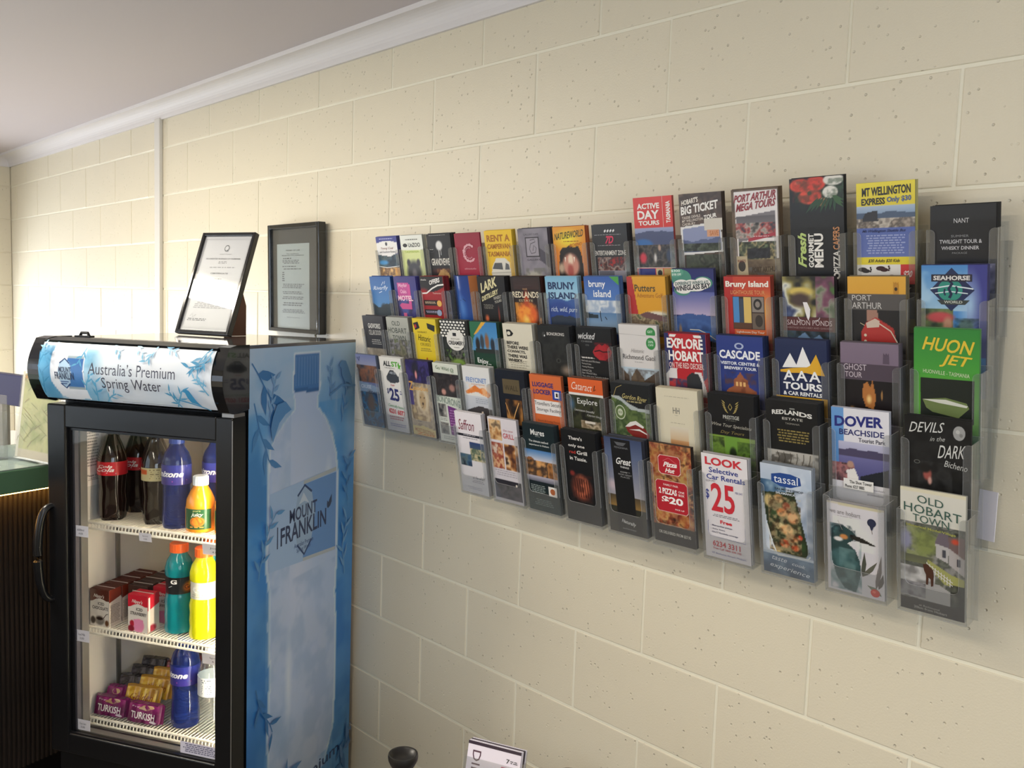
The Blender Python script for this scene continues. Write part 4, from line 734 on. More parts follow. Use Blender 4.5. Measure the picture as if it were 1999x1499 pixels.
B(1, 7, 'charcoal brochure with a red clapperboard emblem and photo strip in the top row', [('G', 0, 0, 1, .6, '26272b', '2a2a2e'), ('N', .12, .34, .92, .5, ['2a1a18', '6a3a34', '9a8a80', '3a2a30', 'a02c2c'], 9, 2), ('r', .12, .48, .92, .6, '8a8690'), ('r', .14, .485, .58, .6, '5a5862'), ('T', .06, .105, .94, .112, 1, 'b8b8b8', 1), ('T', .06, .215, .94, .222, 1, 'b8b8b8', 2)] + [('p', [(.36 + k * .08, .065), (.41 + k * .08, .05), (.42 + k * .08, .07), (.37 + k * .08, .085)], 'e0e0e0') for k in range(4)] + [('t', .38, .12, .62, .20, '7D', 'd0385a', 'Bi'), ('t', .4, .205, .6, .215, 'cinema', 'c04060'), ('t', .06, .27, .94, .32, 'ENTERTAINMENT ZONE', 'd8d4ce', 'b')], '26272b', thick=.018, edge='2e2e32')
def bigphoto(y0, y1, seed, cols, sc=5): return ('N', 0, y0, 1, y1, cols, sc, seed)
B(1, 8, 'tall leaflet with a red heading panel and rotated red lettering above mountain photo', [('G', 0, 0, 1, .30, 'd63a34', 'ce3430'), ('G', 0, .30, 1, .42, '9aa2c2', '6a74a0'), ('H', .36, .03, 3, '4a5274', 0, 1, .7), ('E', .2, .47, .3, .07, '3a6aa8', .3), ('N', 0, .47, 1, .70, ['1e1e22', '3a3430', '5a5450', '2a2a34', '4a4640'], 8, 5), ('E', .18, .6, .12, .07, 'c83a4a', .5), ('E', .5, .6, .05, .06, 'd0ccc8', .6), ('E', .62, .5, .05, .04, 'b89a8a', .5), ('E', .86, .58, .1, .08, '3a4660', .5), ('r', 0, .695, 1, .70, 'e8e6e0'), ('r', .03, .705, .48, .9, '2e3276'), ('r', .5, .705, .68, .9, 'c8b890'), ('r', .7, .705, 1, .9, 'b89a5a'), ('e', .6, .75, .06, .03, '2a2a2a'),
   ('t', .10, .06, .68, .115, 'ACTIVE', 'f0ece6', 'B'), ('t', .10, .13, .66, .215, 'DAY', 'f0ece6', 'B'), ('t', .12, .23, .66, .275, 'TOURS', 'f0ece6', 'B'), ('l', [(.76, 0), (.76, .30)], .008, 'f0d8d0'), ('t', .84, .05, .95, .26, 'TASMANIA', 'f0ece6', 'Bu')], 'd63a34', h=.261, thick=.006, edge='b85048', sheets=2)
B(1, 9, 'tall brown timber-patterned brochure with white slanted ticket lettering', [('N', 0, 0, 1, .9, ['4a3a32', '5c4a40', '3e302a', '6a5648'], 3, 4), ('P', [(.0, .31), (.95, .27), (1, .55), (.06, .58)], 'e0dedc'), ('P', [(.05, .33), (.94, .29), (.96, .53), (.08, .555)], '8a92b4'), ('H', .45, .04, 5, '5a6488', .06, .95, .55), ('N', .06, .47, .95, .545, ['2a3028', '3e4638', '5a6258', '20241e'], 9, 3), ('N', .1, .575, .95, .95, ['3a3e34', '4a5040', '2a2c26', '6a6a58'], 6, 9), ('r', .58, .24, 1, .35, 'cfc8bc'), ('N', .6, .25, .98, .34, ['3a3a3a', '8a8680', 'c8c4bc'], 9, 4), ('r', .64, .345, .92, .41, 'd09a78'), ('t', .7, .355, .9, .40, 'SAVE', 'b8703c', 'b'), ('t', .06, .06, .46, .11, "HOBART'S", 'e8e0d4', 'B', -.03), ('t', .04, .12, .92, .20, 'BIG TICKET', 'f0ece6', 'B', -.05), ('t', .58, .21, .88, .25, 'TOUR', 'f0ece6', 'B', -.02), ('t', .06, .215, .5, .24, 'TASSIE DEVILS', 'd8ccc0', 'b', -.02), ('t', .06, .245, .56, .27, 'MT WELLINGTON', 'd8ccc0', 'b', -.02), ('t', .06, .275, .38, .30, 'CADBURY', 'd8ccc0', 'b', -.01), ('l', [(.08, .565), (1, .545)], .03, 'e0dedc')], '4a3a32', h=.261, thick=.012, edge='3e332c')
B(1, 10, 'tall brown-bordered brochure with deep red slanted title over group photos', [('N', 0, 0, 1, .9, ['5a4634', '6e5840', '4a3a2a'], 3, 8), ('P', [(.06, .02), (.97, .02), (.97, .62), (.10, .68)], 'e4dedc'), ('P', [(.08, .25), (.92, .20), (.93, .42), (.12, .47)], '7a7478'), ('N', .08, .30, .92, .44, ['2a2a2c', '6a6460', 'b0a8a0', 'a84a48', '3a3c48'], 9, 3), ('G', .09, .24, .92, .30, '5e5a5e', '6e6a6e'), ('N', .12, .47, .92, .64, ['2c3028', '58604a', 'a89a70', '1e201c', '6a7a5a'], 8, 6), ('N', .30, .53, .80, .62, ['1c1c20', '2e2e34', '1a1a1c'], 9, 2), ('N', .05, .63, 1, .9, ['8a7a60', '5a4a3a', '6a84a0'], 4, 2), ('p', [(.06, .60), (.30, .60), (.32, .8), (.07, .82)], 'b8a888'), ('e', .18, .69, .08, .05, '3a322c'), ('t', .08, .63, .27, .655, 'WANTED', '7a3a30', 'b'), ('p', [(.34, .44), (.92, .39), (.92, .42), (.34, .47)], 'a83a48'), ('T', .4, .42, .85, .43, 1, 'e8d8d8', 2), ('t', .05, .05, .95, .12, 'PORT ARTHUR', '8e2430', 'Bi', -.03), ('t', .09, .13, .95, .20, 'MEGA TOURS', '8e2430', 'Bi', -.04), ('t', .4, .70, .95, .75, 'PORT ARTHUR', '4a3a28', 'B', -.01)], '5a4634', h=.261, thick=.014, edge='6a5640', roll=0)
B(1, 11, 'tall black menu with tomatoes, an egg and herbs, its white lettering turned sideways', [('G', 0, 0, 1, 1.2, '0e0e10', '121214'), ('N', .1, .02, 1, .2, ['16261a', '2a4428', '0f1810', '3c5c34'], 7, 3), ('E', .2, .06, .22, .06, 'd8482e', .2), ('E', .5, .05, .2, .07, 'd03c28', .2), ('E', .38, .16, .24, .07, 'dc4c34', .2), ('E', .16, .04, .08, .02, 'f0806a', .8), ('E', .82, .03, .2, .05, 'dcd8ce', .15), ('E', .76, .13, .15, .055, 'e0dcd2', .15), ('E', .62, .21, .12, .04, 'c08a5a', .3), ('E', .38, .13, .05, .02, '2e4a26', .3), ('B', .05, .0, .6, .2, 'a02c1c', 7, 4, .5), ('B', .1, .02, 1, .28, '1a2e18', 12, 6, .45)] + [('f', (.55 + .05 * k, .17), (.30 + .09 * k, .30 - .01 * (k % 3)), .035, '24442a') for k in range(7)] + [('f', (.8, .16), (1.0, .2 + .03 * k), .04, '35582e') for k in range(3)] +
   [('t', .14, .46, .30, .76, 'Fresh', 'b8cc7a', 'Biu'), ('t', .34, .47, .44, .76, 'GOURMET', 'ece8e0', 'Bu'), ('t', .45, .47, .62, .76, 'MENU', 'ece8e0', 'Bu'), ('t', .80, .62, .92, .80, 'PIZZA', 'd8d4cc', 'bu'), ('t', .80, .42, .92, .61, 'CAPERS', 'c88a5a', 'bu'), ('e', .86, .83, .06, .03, 'd8d4cc'), ('e', .86, .83, .03, .015, '121214')], '0e0e10', h=.272, w=.102, thick=.01, edge='1a1a1c')
B(1, 12, 'tall yellow and blue brochure with footprints and a red price box', [('G', 0, 0, 1, .19, 'e8d63a', 'dcc832'), ('G', 0, .19, 1, .27, 'a8b8cc', '7a92b0'), ('H', .25, .02, 4, '4a5a72', 0, 1, .36), ('N', 0, .29, 1, .36, ['8a8078', 'c8beb0', '5a524c', 'a89a8c'], 9, 3), ('P', [(.12, .27), (.16, .24), (.36, .22), (.38, .31), (.1, .31)], '2e2e34'), ('G', 0, .36, 1, .60, '5668a8', '6472ae'), ('r', 0, .60, 1, .66, 'e0cc34'), ('r', 0, .66, .76, .82, 'e4e0da'), ('r', .76, .66, 1, .82, 'cc3434'), ('r', 0, .82, 1, 1.1, '1a1616'), ('t', .10, .04, .93, .11, 'MT WELLINGTON', '1e1e1c', 'B', -.012), ('t', .09, .125, .50, .18, 'EXPRESS', '1e1e1c', 'B', -.004), ('t', .53, .12, .94, .175, 'Only $30', '4a6090', 'B', -.006), ('t', .10, .375, .85, .405, 'Mt Wellington Shuttle Bus', '28305c', 'bi'), ('T', .15, .42, .85, .58, 8, '9aa4cc', 4), ('t', .2, .615, .75, .645, '$30 Adults $20 Kids', '3a3420', 'bi'), ('t', .8, .71, .96, .77, '$20', 'f0e0dc', 'Bi'), ('t', .06, .835, .94, .875, 'One Way Walkers Transfer', 'd8d4d0', 'bi'),
   ] + [q for (x, y, c, f_) in ((.1, .70, '2a2220', 1), (.2, .78, '4a2224', -1), (.42, .69, '3a1a1c', 1), (.55, .77, '5a2226', -1)) for q in [('e', x, y, .08, .018, c), ('e', x + .06, y + .012 * f_, .07, .016, c), ('e', x + .14, y - .015, .014, .008, c), ('e', x + .15, y, .014, .008, c), ('e', x + .14, y + .015, .014, .008, c)]], 'e8d63a', h=.255, thick=.012, edge='b8b078')
B(1, 13, 'black whisky dinner brochure with thin white capitals at the end of the top row', [('G', 0, 0, 1, .45, '151518', '18181c'), ('N', 0, .45, 1, .75, ['3a3c68', '52548a', '2a2c4a', '7a7aa0', '4a4c78'], 4, 6), ('l', [(.5, .5), (.7, .46), (.95, .47)], .03, '8a88a8'), ('t', .37, .10, .60, .135, 'NANT', 'c8c6c8'), ('t', .33, .225, .60, .243, 'SUMMER', '8a8a8c'), ('t', .15, .26, .80, .29, 'TWILIGHT TOUR &', 'c0bec0', 'b'), ('t', .18, .31, .76, .338, 'WHISKY DINNER', 'c0bec0', 'b'), ('t', .35, .355, .58, .37, 'PACKAGE', '8a8a8c')], '151518', thick=.02, edge='1e1e22')
# ---- second row
B(2, 0, 'blue sky brochure with white script over dark trees at the end of the second row', [('G', 0, 0, 1, .35, '2c5c9c', '3f78b0'), ('G', 0, .35, 1, .6, '3f78b0', '8ab0c8'), ('H', .42, .07, 2, '1c2a30', 0, 1, .6), ('E', .55, .45, .2, .10, '182428', .4), ('t', .14, .13, .86, .20, 'Riverfly', 'd8e2ee', 'i', -.01), ('l', [(.55, .12), (.65, .07), (.7, .1), (.74, .06)], .02, 'c8d6e8'), ('l', [(.4, .22), (.55, .2)], .02, 'c8d6e8')], '2c5c9c', edge='2a5090')
B(2, 1, 'purple brochure with pink motel sign panels in the second row', [('G', 0, 0, 1, .6, '3a3476', '3c4c98'), ('N', 0, .3, 1, .6, ['241c38', '3a3a72', '4a62a8'], 3, 3), ('r', .14, .08, .66, .30, 'b8488c'), ('r', .60, .1, .72, .36, 'c84a90'), ('t', .20, .09, .6, .15, 'Mayfair', 'e8b0cc', 'b'), ('t', .26, .17, .54, .22, 'Oaks', 'e8b0cc', 'b'), ('t', .12, .25, .80, .32, 'MOTEL', 'e8c0d0', 'B'), ('p', [(.16, .38), (.26, .35), (.72, .36), (.72, .43), (.26, .43)], 'c04a84'), ('r', .3, .48, .45, .54, 'c05a84')], '3a3476', edge='4a4a9a')
B(2, 2, 'black and red offers brochure with a white swoosh in the second row', [('G', 0, 0, 1, .6, 'a01e24', '8a1a20'), ('P', [(0, 0), (1, 0), (1, .13), (.7, .18), (.4, .2), (0, .20)], '1c1a1c'), ('E', .12, .22, .3, .09, 'a0242c', .6), ('t', .40, .05, .85, .11, 'OFFERS', 'e8e4e0', 'B', -.04), ('t', .04, .03, .28, .05, 'deals', 'c8c4c0', 'b'), ('l', [(.05, .215), (.25, .21), (.5, .15), (.75, .11), (1, .10)], .04, 'e4e0dc'), ('t', .5, .20, .85, .22, 'Tasmania', 'e0c0b8'), ('r', .08, .30, .8, .37, '2a1e1c'), ('T', .12, .32, .6, .35, 2, 'c8b090', 3), ('r', .08, .42, .8, .49, '241c22'), ('T', .12, .44, .6, .47, 2, 'a8a8c8', 4), ('e', .74, .34, .1, .04, 'd8a850'), ('e', .70, .46, .1, .04, '8a9ab8')], 'a01e24', thick=.02, edge='7a2024')
def curl(V, w, h):
    V = V.copy(); t_ = V[:, 0] / w; V[:, 1] -= .020 * np.sin(t_ * math.pi) * (.4 + .6 * V[:, 2] / h); V[:, 0] = w * (.07 + .86 * t_); return V
B(2, 3, 'glossy deep blue leaflet curling in its pocket beside the dark distillery brochure', [('G', 0, 0, 1, .6, '1e3c86', '28509c'), ('E', .2, .3, .3, .5, '2a5ab0', .8), ('G', .78, 0, 1, .6, 'a8602c', '8a5a34'), ('E', .4, .4, .25, .2, '4a7ac0', .8), ('t', .1, .08, .18, .52, 'discover', '6a8cc4', 'u'), ('l', [(.35, .3), (.5, .28), (.6, .31)], .02, '16284e')], '1e3c86', thick=.004, edge='2a3c6a', sheets=2, dz=.0045, y_off=.021, bend=curl)
B(2, 4, 'black distillery brochure with pale gold slanted lettering in the second row', [('G', 0, 0, 1, .6, '161416', '1a1614'), ('E', .25, .5, .1, .06, 'c8623a', .7), ('E', .7, .45, .04, .14, '8a3a2a', .8), ('t', .12, .08, .72, .20, 'LARK', 'd8cfa0', 'B', -.09), ('t', .12, .24, .74, .30, 'DISTILLERY', 'd8cfa0', 'B', -.10), ('t', .55, .24, .85, .28, 'WHISKY', 'b8b4a8', 'b', -.03), ('t', .58, .29, .84, .32, 'TOURS', 'b8b4a8', 'b', -.03), ('T', .15, .33, .55, .39, 4, '7a766c', 3)], '161416', thick=.02, edge='222022')
B(2, 5, 'dark brochure with cream serif title over a fiery orange glass in the second row', [('G', 0, 0, 1, .6, '221614', '2a1612'), ('G', .1, .02, .95, .14, '2e1c1a', '38201c'), ('E', .5, .43, .42, .17, 'd8622a', .35), ('E', .5, .26, .12, .14, 'b04624', .6), ('B', .1, .3, .95, .6, 'f0a03c', 6, 3, .8), ('E', .45, .5, .15, .08, 'f8c860', .7), ('t', .40, .13, .56, .15, 'est', 'b08a60'), ('t', .04, .17, .92, .24, 'REDLANDS', 'e8dcc0', 'b'), ('t', .25, .26, .72, .285, 'ESTATE', 'c8b890')], '221614', thick=.022, edge='3a1c16')
B(2, 6, 'pale blue brochure with navy island title over layered blue hills', [('G', 0, 0, 1, .25, '7ab0d0', '9cc4dc'), ('H', .27, .03, 7, '34569a', 0, 1, .6), ('E', .4, .42, .5, .18, '24408a', .3), ('H', .47, .05, 3, '2a3444', .1, 1, .6), ('t', .08, .06, .92, .14, 'BRUNY', '1e3460', 'B'), ('t', .08, .17, .95, .245, 'ISLAND', '1e3460', 'B'), ('t', .12, .33, .94, .40, 'rich, wild, pure', 'd0dcee', 'i')], '7ab0d0', edge='8aa8bc')
B(2, 7, 'blue brochure with white lower-case island title and two figures wading', [('G', 0, 0, 1, .28, '2f56a4', '5a82c0'), ('N', 0, .25, 1, .38, ['8aa0c0', 'd8dce0', 'a8b8cc', 'e8e8e8'], 4, 2), ('G', 0, .38, 1, .6, '5a7ea8', '9ab0c4'), ('H', .40, .03, 5, '26323a', 0, .35, .44), ('l', [(.42, .36), (.42, .42), (.44, .47)], .02, '1e222a'), ('l', [(.55, .42), (.6, .45)], .02, '1e222a'), ('t', .14, .04, .62, .13, 'bruny', 'eceef2', 'b'), ('t', .26, .14, .76, .215, 'island', 'eceef2', 'b'), ('p', [(.74, 0), (1, 0), (1, .09)], '4a9a44')], '2f56a4', edge='5a7ab0')
B(2, 8, 'orange golf brochure with a red dotted edge strip and crowd photo', [('G', 0, 0, 1, .4, 'dca02c', 'd89a28'), ('P', [(0, 0), (.14, 0), (.26, .38), (0, .38)], 'b02c2e'), ('E', .75, .38, .4, .05, 'dcd4c4', .5), ('N', 0, .38, 1, .6, ['3a342a', '8a7a60', '5a4a3a', 'a89878', '4a5238'], 8, 3), ('P', [(.3, .38), (.5, .35), (1, .40), (1, .45), (.4, .41)], '6a4a4a'), ('t', .20, .08, .74, .15, 'Putters', '4a4434', 'b'), ('t', .25, .165, .92, .21, 'Adventure Golf', 'a8682c')], 'dca02c', thick=.018, edge='b88a38')
B(2, 9, 'blue bay brochure with a white cloud-shaped title badge standing higher than its row', [('G', 0, 0, 1, .22, '262a66', '2a3474'), ('G', 0, .22, 1, .44, '5a62a0', 'b8a8c4'), ('H', .47, .05, 3, '3a5690', 0, 1, .62), ('N', 0, .48, 1, .62, ['2f4c84', '3f609c', '2a4476'], 4, 3), ('E', .65, .70, .55, .12, '2f6cb4', .1), ('N', 0, .62, .3, .9, ['1e2620', '2a382a'], 8, 2), ('H', .70, .03, 8, '1e2a1e', 0, 1, .95), ('E', .15, .6, .05, .09, '8a6a50', .6), ('l', [(.38, .58), (.6, .58), (.8, .615), (1, .67)], .018, 'dcd6c4'), ('e', .24, .09, .24, .085, '4a8a78'), ('e', .5, .16, .24, .055, '4a8a78'), ('e', .75, .13, .22, .06, '4a8a78'), ('e', .25, .20, .20, .055, '4a8a78'), ('e', .24, .15, .20, .05, 'ece8e2'), ('e', .48, .155, .22, .055, 'ece8e2'), ('e', .74, .135, .19, .055, 'ece8e2'), ('e', .28, .19, .19, .045, 'ece8e2'), ('e', .6, .17, .2, .04, 'ece8e2'), ('e', .10, .03, .20, .05, '5a9a84'), ('t', .0, .005, .22, .03, '$300', 'e0ece4', 'b'), ('t', .02, .04, .24, .065, '$100 OFF', 'e0ece4', 'b'), ('t', .08, .125, .88, .16, 'EXPERIENCE WINEGLASS', '2a5a58', 'b', -.02), ('t', .06, .165, .92, .215, 'WINEGLASS BAY', '2a2a34', 'B', -.035)], '262a66', h=.225, dz=.0, thick=.008, edge='3a3c60')
B(2, 10, 'red and orange lighthouse brochure with inset photos of a tower and shell', [('G', 0, 0, 1, .6, 'c0402c', 'd06a34'), ('G', 0, 0, .2, .6, 'b02a28', 'a82424'), ('E', .9, .3, .2, .2, 'e09a4a', .8), ('r', .18, .18, .86, .48, '3a2a28'), ('p', [(.19, .185), (.32, .185), (.32, .475), (.19, .475)], '4a86c0'), ('p', [(.34, .2), (.42, .2), (.44, .475), (.31, .475)], '3a4658'), ('r', .42, .185, .58, .475, 'd8b868'), ('p', [(.19, .42), (.58, .42), (.58, .475), (.19, .475)], '5a3a28'), ('r', .60, .185, .85, .32, '8a8078'), ('e', .72, .25, .09, .05, '2e2a28'), ('e', .72, .25, .05, .028, '8a8078'), ('r', .60, .33, .85, .475, '6a5c50'), ('e', .74, .4, .08, .055, '3a322c'), ('t', .04, .04, .96, .11, 'Bruny Island', 'f4ece0', 'B'), ('t', .15, .125, .88, .16, 'LIGHTHOUSE TOUR', 'e0a870'), ('t', .25, .495, .85, .52, 'Lighthouse Day Tour', 'f0dcc8', 'b')], 'c0402c', thick=.012, edge='9a4030')
B(2, 11, 'dark fish hatchery brochure with a trout, flowers and a maroon name band', [('G', 0, 0, 1, .6, '1a1a1c', '201e22'), ('N', 0, 0, .64, .35, ['1e1e1c', '8a8048', 'd8d8c8', '3a4468', '5a6a90'], 3, 5), ('E', .35, .13, .3, .05, 'd0b860', .4), ('E', .35, .2, .25, .08, '4a3a38', .5), ('N', .64, 0, 1, .35, ['4a6a38', '5a3a4a', '7a4a60', '8a8a7a', '3e5a34'], 4, 3), ('r', 0, .35, 1, .47, '54282a'), ('N', 0, .47, 1, .6, ['1c201e', '3a4a5a', '2a3a2e'], 5, 2), ('P', [(.25, .54), (.42, .48), (.55, .54), (.7, .5), (.82, .55), (.8, .6), (.2, .6)], '6a86a8'), ('p', [(.40, .22), (.48, .22), (.54, .28), (.53, .34), (.50, .38), (.47, .35), (.44, .30)], 'e8e4e4'), ('l', [(.3, .35), (.32, .37), (.38, .38)], .012, 'd0ccd0'), ('l', [(.62, .38), (.7, .37), (.72, .35)], .012, 'd0ccd0'), ('t', .08, .375, .95, .42, 'SALMON PONDS', 'c8b8b8'), ('t', .08, .435, .95, .45, 'HERITAGE HATCHERY AND GARDENS', '9a8080')], '1a1a1c', thick=.012, edge='2a2426')
B(2, 12, 'grey historic site brochure with mustard top band and a red-coated soldier', [('G', 0, 0, 1, .145, 'dca63c', 'd8a038'), ('r', 0, .145, 1, .27, '54504e'), ('G', 0, .27, 1, .62, '1e1c1e', '1c1a1c'), ('P', [(.33, .27), (.52, .27), (.54, .36), (.34, .36)], 'a07868'), ('P', [(.33, .37), (.5, .33), (.8, .42), (.88, .62), (.22, .62), (.24, .45)], 'b03430'), ('p', [(.32, .38), (.48, .34), (.56, .36), (.55, .41), (.34, .42)], 'ccb8a8'), ('l', [(.55, .38), (.75, .44), (.86, .53)], .02, 'd0c4b0'), ('e', .31, .48, .025, .012, 'd8c8b0'), ('e', .31, .53, .025, .012, 'd8c8b0'), ('l', [(.22, .38), (.3, .40)], .012, 'c0b090'), ('t', .08, .15, .42, .195, 'PORT', 'ccc8c4'), ('t', .08, .21, .60, .262, 'ARTHUR', 'ccc8c4'), ('p', [(.80, .04), (.82, .06), (.84, .04), (.86, .06), (.88, .04), (.88, .14), (.80, .14)], 'b8822c'), ('e', .84, .10, .025, .015, '3a2a1a')], '54504e', thick=.014, edge='8a7a5a')
B(2, 13, 'blue aquarium brochure with a dark diamond seahorse emblem at the end of the second row', [('G', 0, 0, 1, .35, '4a86c4', '9cc0d8'), ('B', 0, 0, 1, .35, 'b8d4e4', 4, 5, .5), ('G', .72, 0, 1, .7, '3a3c86', '484a92'), ('E', .75, .3, .2, .3, '9ab8d8', .9), ('N', 0, .33, .5, .6, ['4a5a38', '6a7a4a', '2e3c2e'], 5, 3), ('E', .3, .4, .26, .05, 'b8484c', .4), ('E', .42, .46, .1, .08, 'b88a70', .5), ('E', .70, .46, .14, .06, '5c7472', .35), ('B', .5, .4, .9, .52, '2a3a3a', 9, 4, .7), ('p', [(.47, .02), (.82, .19), (.47, .35), (.14, .19)], '1e2a52'), ('e', .45, .19, .19, .085, '2e8a7a'), ('l', [(.15, .18), (.45, .155), (.8, .18)], .02, 'd8e4e8'), ('l', [(.22, .215), (.45, .20), (.72, .215)], .016, 'd8e4e8'), ('l', [(.44, .12), (.48, .14), (.43, .18), (.47, .22), (.44, .25)], .045, '1a2448'), ('l', [(.54, .16), (.56, .19), (.54, .22)], .03, '1a2448'), ('l', [(.37, .18), (.36, .21), (.38, .23)], .025, '1a2448'), ('p', [(.16, .07), (.78, .07), (.78, .125), (.16, .125)], '2a2634'), ('t', .19, .08, .75, .115, 'SEAHORSE', 'dcd8d4', 'B'), ('p', [(.25, .265), (.75, .265), (.68, .30), (.32, .30)], '3a4040'), ('t', .36, .27, .64, .29, 'WORLD', 'c8ccc0', 'b')], '4a86c4', h=.214, dz=.014, thick=.010, edge='3c3c6a')
# ---- third row
B(3, 0, 'small charcoal cellar door brochure at the fridge end of the third row', [('G', 0, 0, 1, .45, '3e3e42', '343438'), ('N', 0, .45, 1, .6, ['9a9488', '7a746a', 'b0a89a'], 4, 3), ('t', .25, .10, .85, .17, 'GASWORKS', 'd0d0cc', 'b'), ('t', .25, .19, .85, .26, 'CELLAR DOOR', 'b0b0ac', 'b'), ('T', .3, .32, .85, .40, 3, '9a9a98', 2)], '3e3e42', thick=.016, edge='3a3a40')
B(3, 1, 'grey heritage village brochure with dark serif title in the third row', [('G', 0, 0, 1, .3, 'a8aaa2', '9a9c94'), ('N', 0, .30, 1, .6, ['5a5c4a', '7a7868', '4a4a48', '8a8890', '646c50'], 7, 4), ('t', .25, .05, .62, .11, 'OLD', '3e4642'), ('t', .05, .14, .90, .21, 'HOBART', '3e4642'), ('t', .22, .24, .82, .30, 'TOWN', '3e4642')], 'a8aaa2', thick=.02, edge='8a8c88')
B(3, 2, 'yellow historic cruises brochure with two dark flags in the third row', [('G', 0, 0, 1, .6, 'd8c02e', 'd4ba2a'), ('p', [(.03, .06), (.24, .04), (.30, .12), (.10, .15)], '2a2428'), ('e', .12, .1, .05, .025, 'a82c30'), ('p', [(.62, .05), (.95, .08), (.92, .16), (.64, .12)], '2c2c28'), ('t', .2, .16, .6, .185, 'HOBART', '8a7a2a'), ('t', .18, .20, .72, .28, 'Historic', '2e2a14', 'i', .02), ('t', .25, .31, .70, .35, 'CRUISES', '8a7a2a'), ('T', .2, .38, .75, .43, 2, '9a8a34', 2), ('r', .45, .5, .5, .55, 'a84a20')], 'd8c02e', thick=.022, edge='c0a834')
cow = [('G', 0, 0, 1, .6, '26282a', '34382e')]
for k in range(6):
    for j in range(8): cow.append(('e', .04 + j * .135 + (.06 if k % 2 else 0), .02 + k * .035, .05, .013, 'e4e2da'))
B(3, 3, 'black and white scalloped dairy brochure with a white oval in the third row', cow + [('N', 0, .36, 1, .6, ['2a2a2a', '6a6a62', '1c1c1c', '5a7a3a'], 7, 3), ('E', .6, .52, .35, .06, '7a9a48', .5), ('e', .60, .24, .36, .13, 'dcdad4'), ('p', [(.5, .15), (.64, .15), (.64, .19), (.5, .19)], '2a2a2a'), ('t', .42, .215, .76, .235, 'BRUNY ISLAND', '4a4a48'), ('t', .30, .25, .94, .30, 'CREAMERY', '2a2a28', 'B'), ('l', [(.5, .33), (.72, .33)], .01, '3a3a3a')], '26282a', thick=.018, edge='4a4c4a')
B(3, 4, 'blue and green brochure with people at a lookout and one white word', [('G', 0, 0, 1, .35, '3a7ab4', '5a9acc'), ('P', [(0, 0), (.45, 0), (.1, .2), (0, .34)], '2e6a4a'), ('P', [(.12, .16), (.45, .0), (.62, .0), (.25, .14)], 'd8a63c'), ('G', 0, .35, 1, .6, '1c3a2a', '20442e'), ('E', .25, .27, .1, .1, '2a2420', .4), ('E', .42, .24, .09, .11, '3a4048', .4), ('E', .6, .23, .1, .12, '8a5a3a', .5), ('E', .8, .27, .1, .1, '2a303a', .4), ('r', .15, .32, 1, .37, '2a2c28'), ('t', .18, .43, .68, .51, 'Enjoy...', 'e4e6e4', 'b', .02)], '3a7ab4', thick=.018, edge='2a4a3c')
B(3, 5, 'cream whisky brochure with bold black stacked sentence', [('G', 0, 0, 1, .6, 'd8d2c0', 'd2ccb8'), ('p', [(.12, .07), (.26, .07), (.36, .11), (.30, .14), (.14, .15)], '1e1c1a'), ('e', .2, .11, .06, .022, 'd8d2c0'), ('T', .12, .42, .8, .52, 4, 'a8a290', 3)] + [('t', .10, .20 + k * .05, x, .238 + k * .05, s_, '2a2622', 'B', .004) for k, (s_, x) in enumerate((('BEFORE', .52), ('THERE WERE', .82), ('CONVICTS,', .72), ('THERE WAS', .76), ('WHISKY.', .60)))], 'd8d2c0', thick=.02, edge='b4ae9e')
B(3, 6, 'black wildlife brochure with the dark face of a devil', [('N', 0, .05, 1, .6, ['141414', '1e1e1c', '2a2a28', '181816'], 4, 3), ('G', 0, 0, 1, .1, '1a1a1a', '1a1a1a'), ('E', .85, .48, .25, .08, '8a7a6c', .8), ('E', .6, .38, .09, .03, '5a5a54', .6), ('E', .6, .38, .05, .02, '0e0e0e', .4), ('e', .2, .10, .06, .03, '3a3a3a'), ('e', .22, .11, .02, .01, 'd8d8d8'), ('t', .30, .07, .84, .105, 'BONORONG', 'cfccc8', 'b')], '171717', thick=.022, edge='222224')
B(3, 7, 'black cheese brochure with large red lips', [('G', 0, 0, 1, .6, '121214', '151515'), ('P', [(.45, .25), (.55, .19), (.66, .16), (.73, .18), (.82, .155), (.92, .18), (1, .24), (.95, .29), (.8, .33), (.62, .33), (.5, .29)], 'a8242c'), ('B', .45, .15, 1, .34, '7a141c', 7, 2, .6), ('l', [(.5, .245), (.65, .23), (.75, .245), (.95, .235)], .03, '3a0a10'), ('t', .06, .05, .56, .12, 'wicked', 'c8c8c8', 'bi'), ('t', .14, .135, .46, .152, 'CHEESE', '8a8a8a'), ('t', .26, .175, .36, .19, 'CO', '8a8a8a'), ('T', .12, .31, .5, .34, 1, 'c8c4c0', 1)] + [('t', .10, .305 + k * .033, x, .325 + k * .034, s_, 'b8b4b0', '', .006) for k, (s_, x) in enumerate((('Cheese Factory Outlet', .50), ('Hand made award Milk cheeses', .64), ('Tasting & Sales', .38), ('Viewing Windows', .44), ('Licensed Cafe', .38), ('Beer, Wine & Ciders', .52), ('Many other great Tasmanian products', .86)))], '121214', thick=.02, edge='2a2a2c')
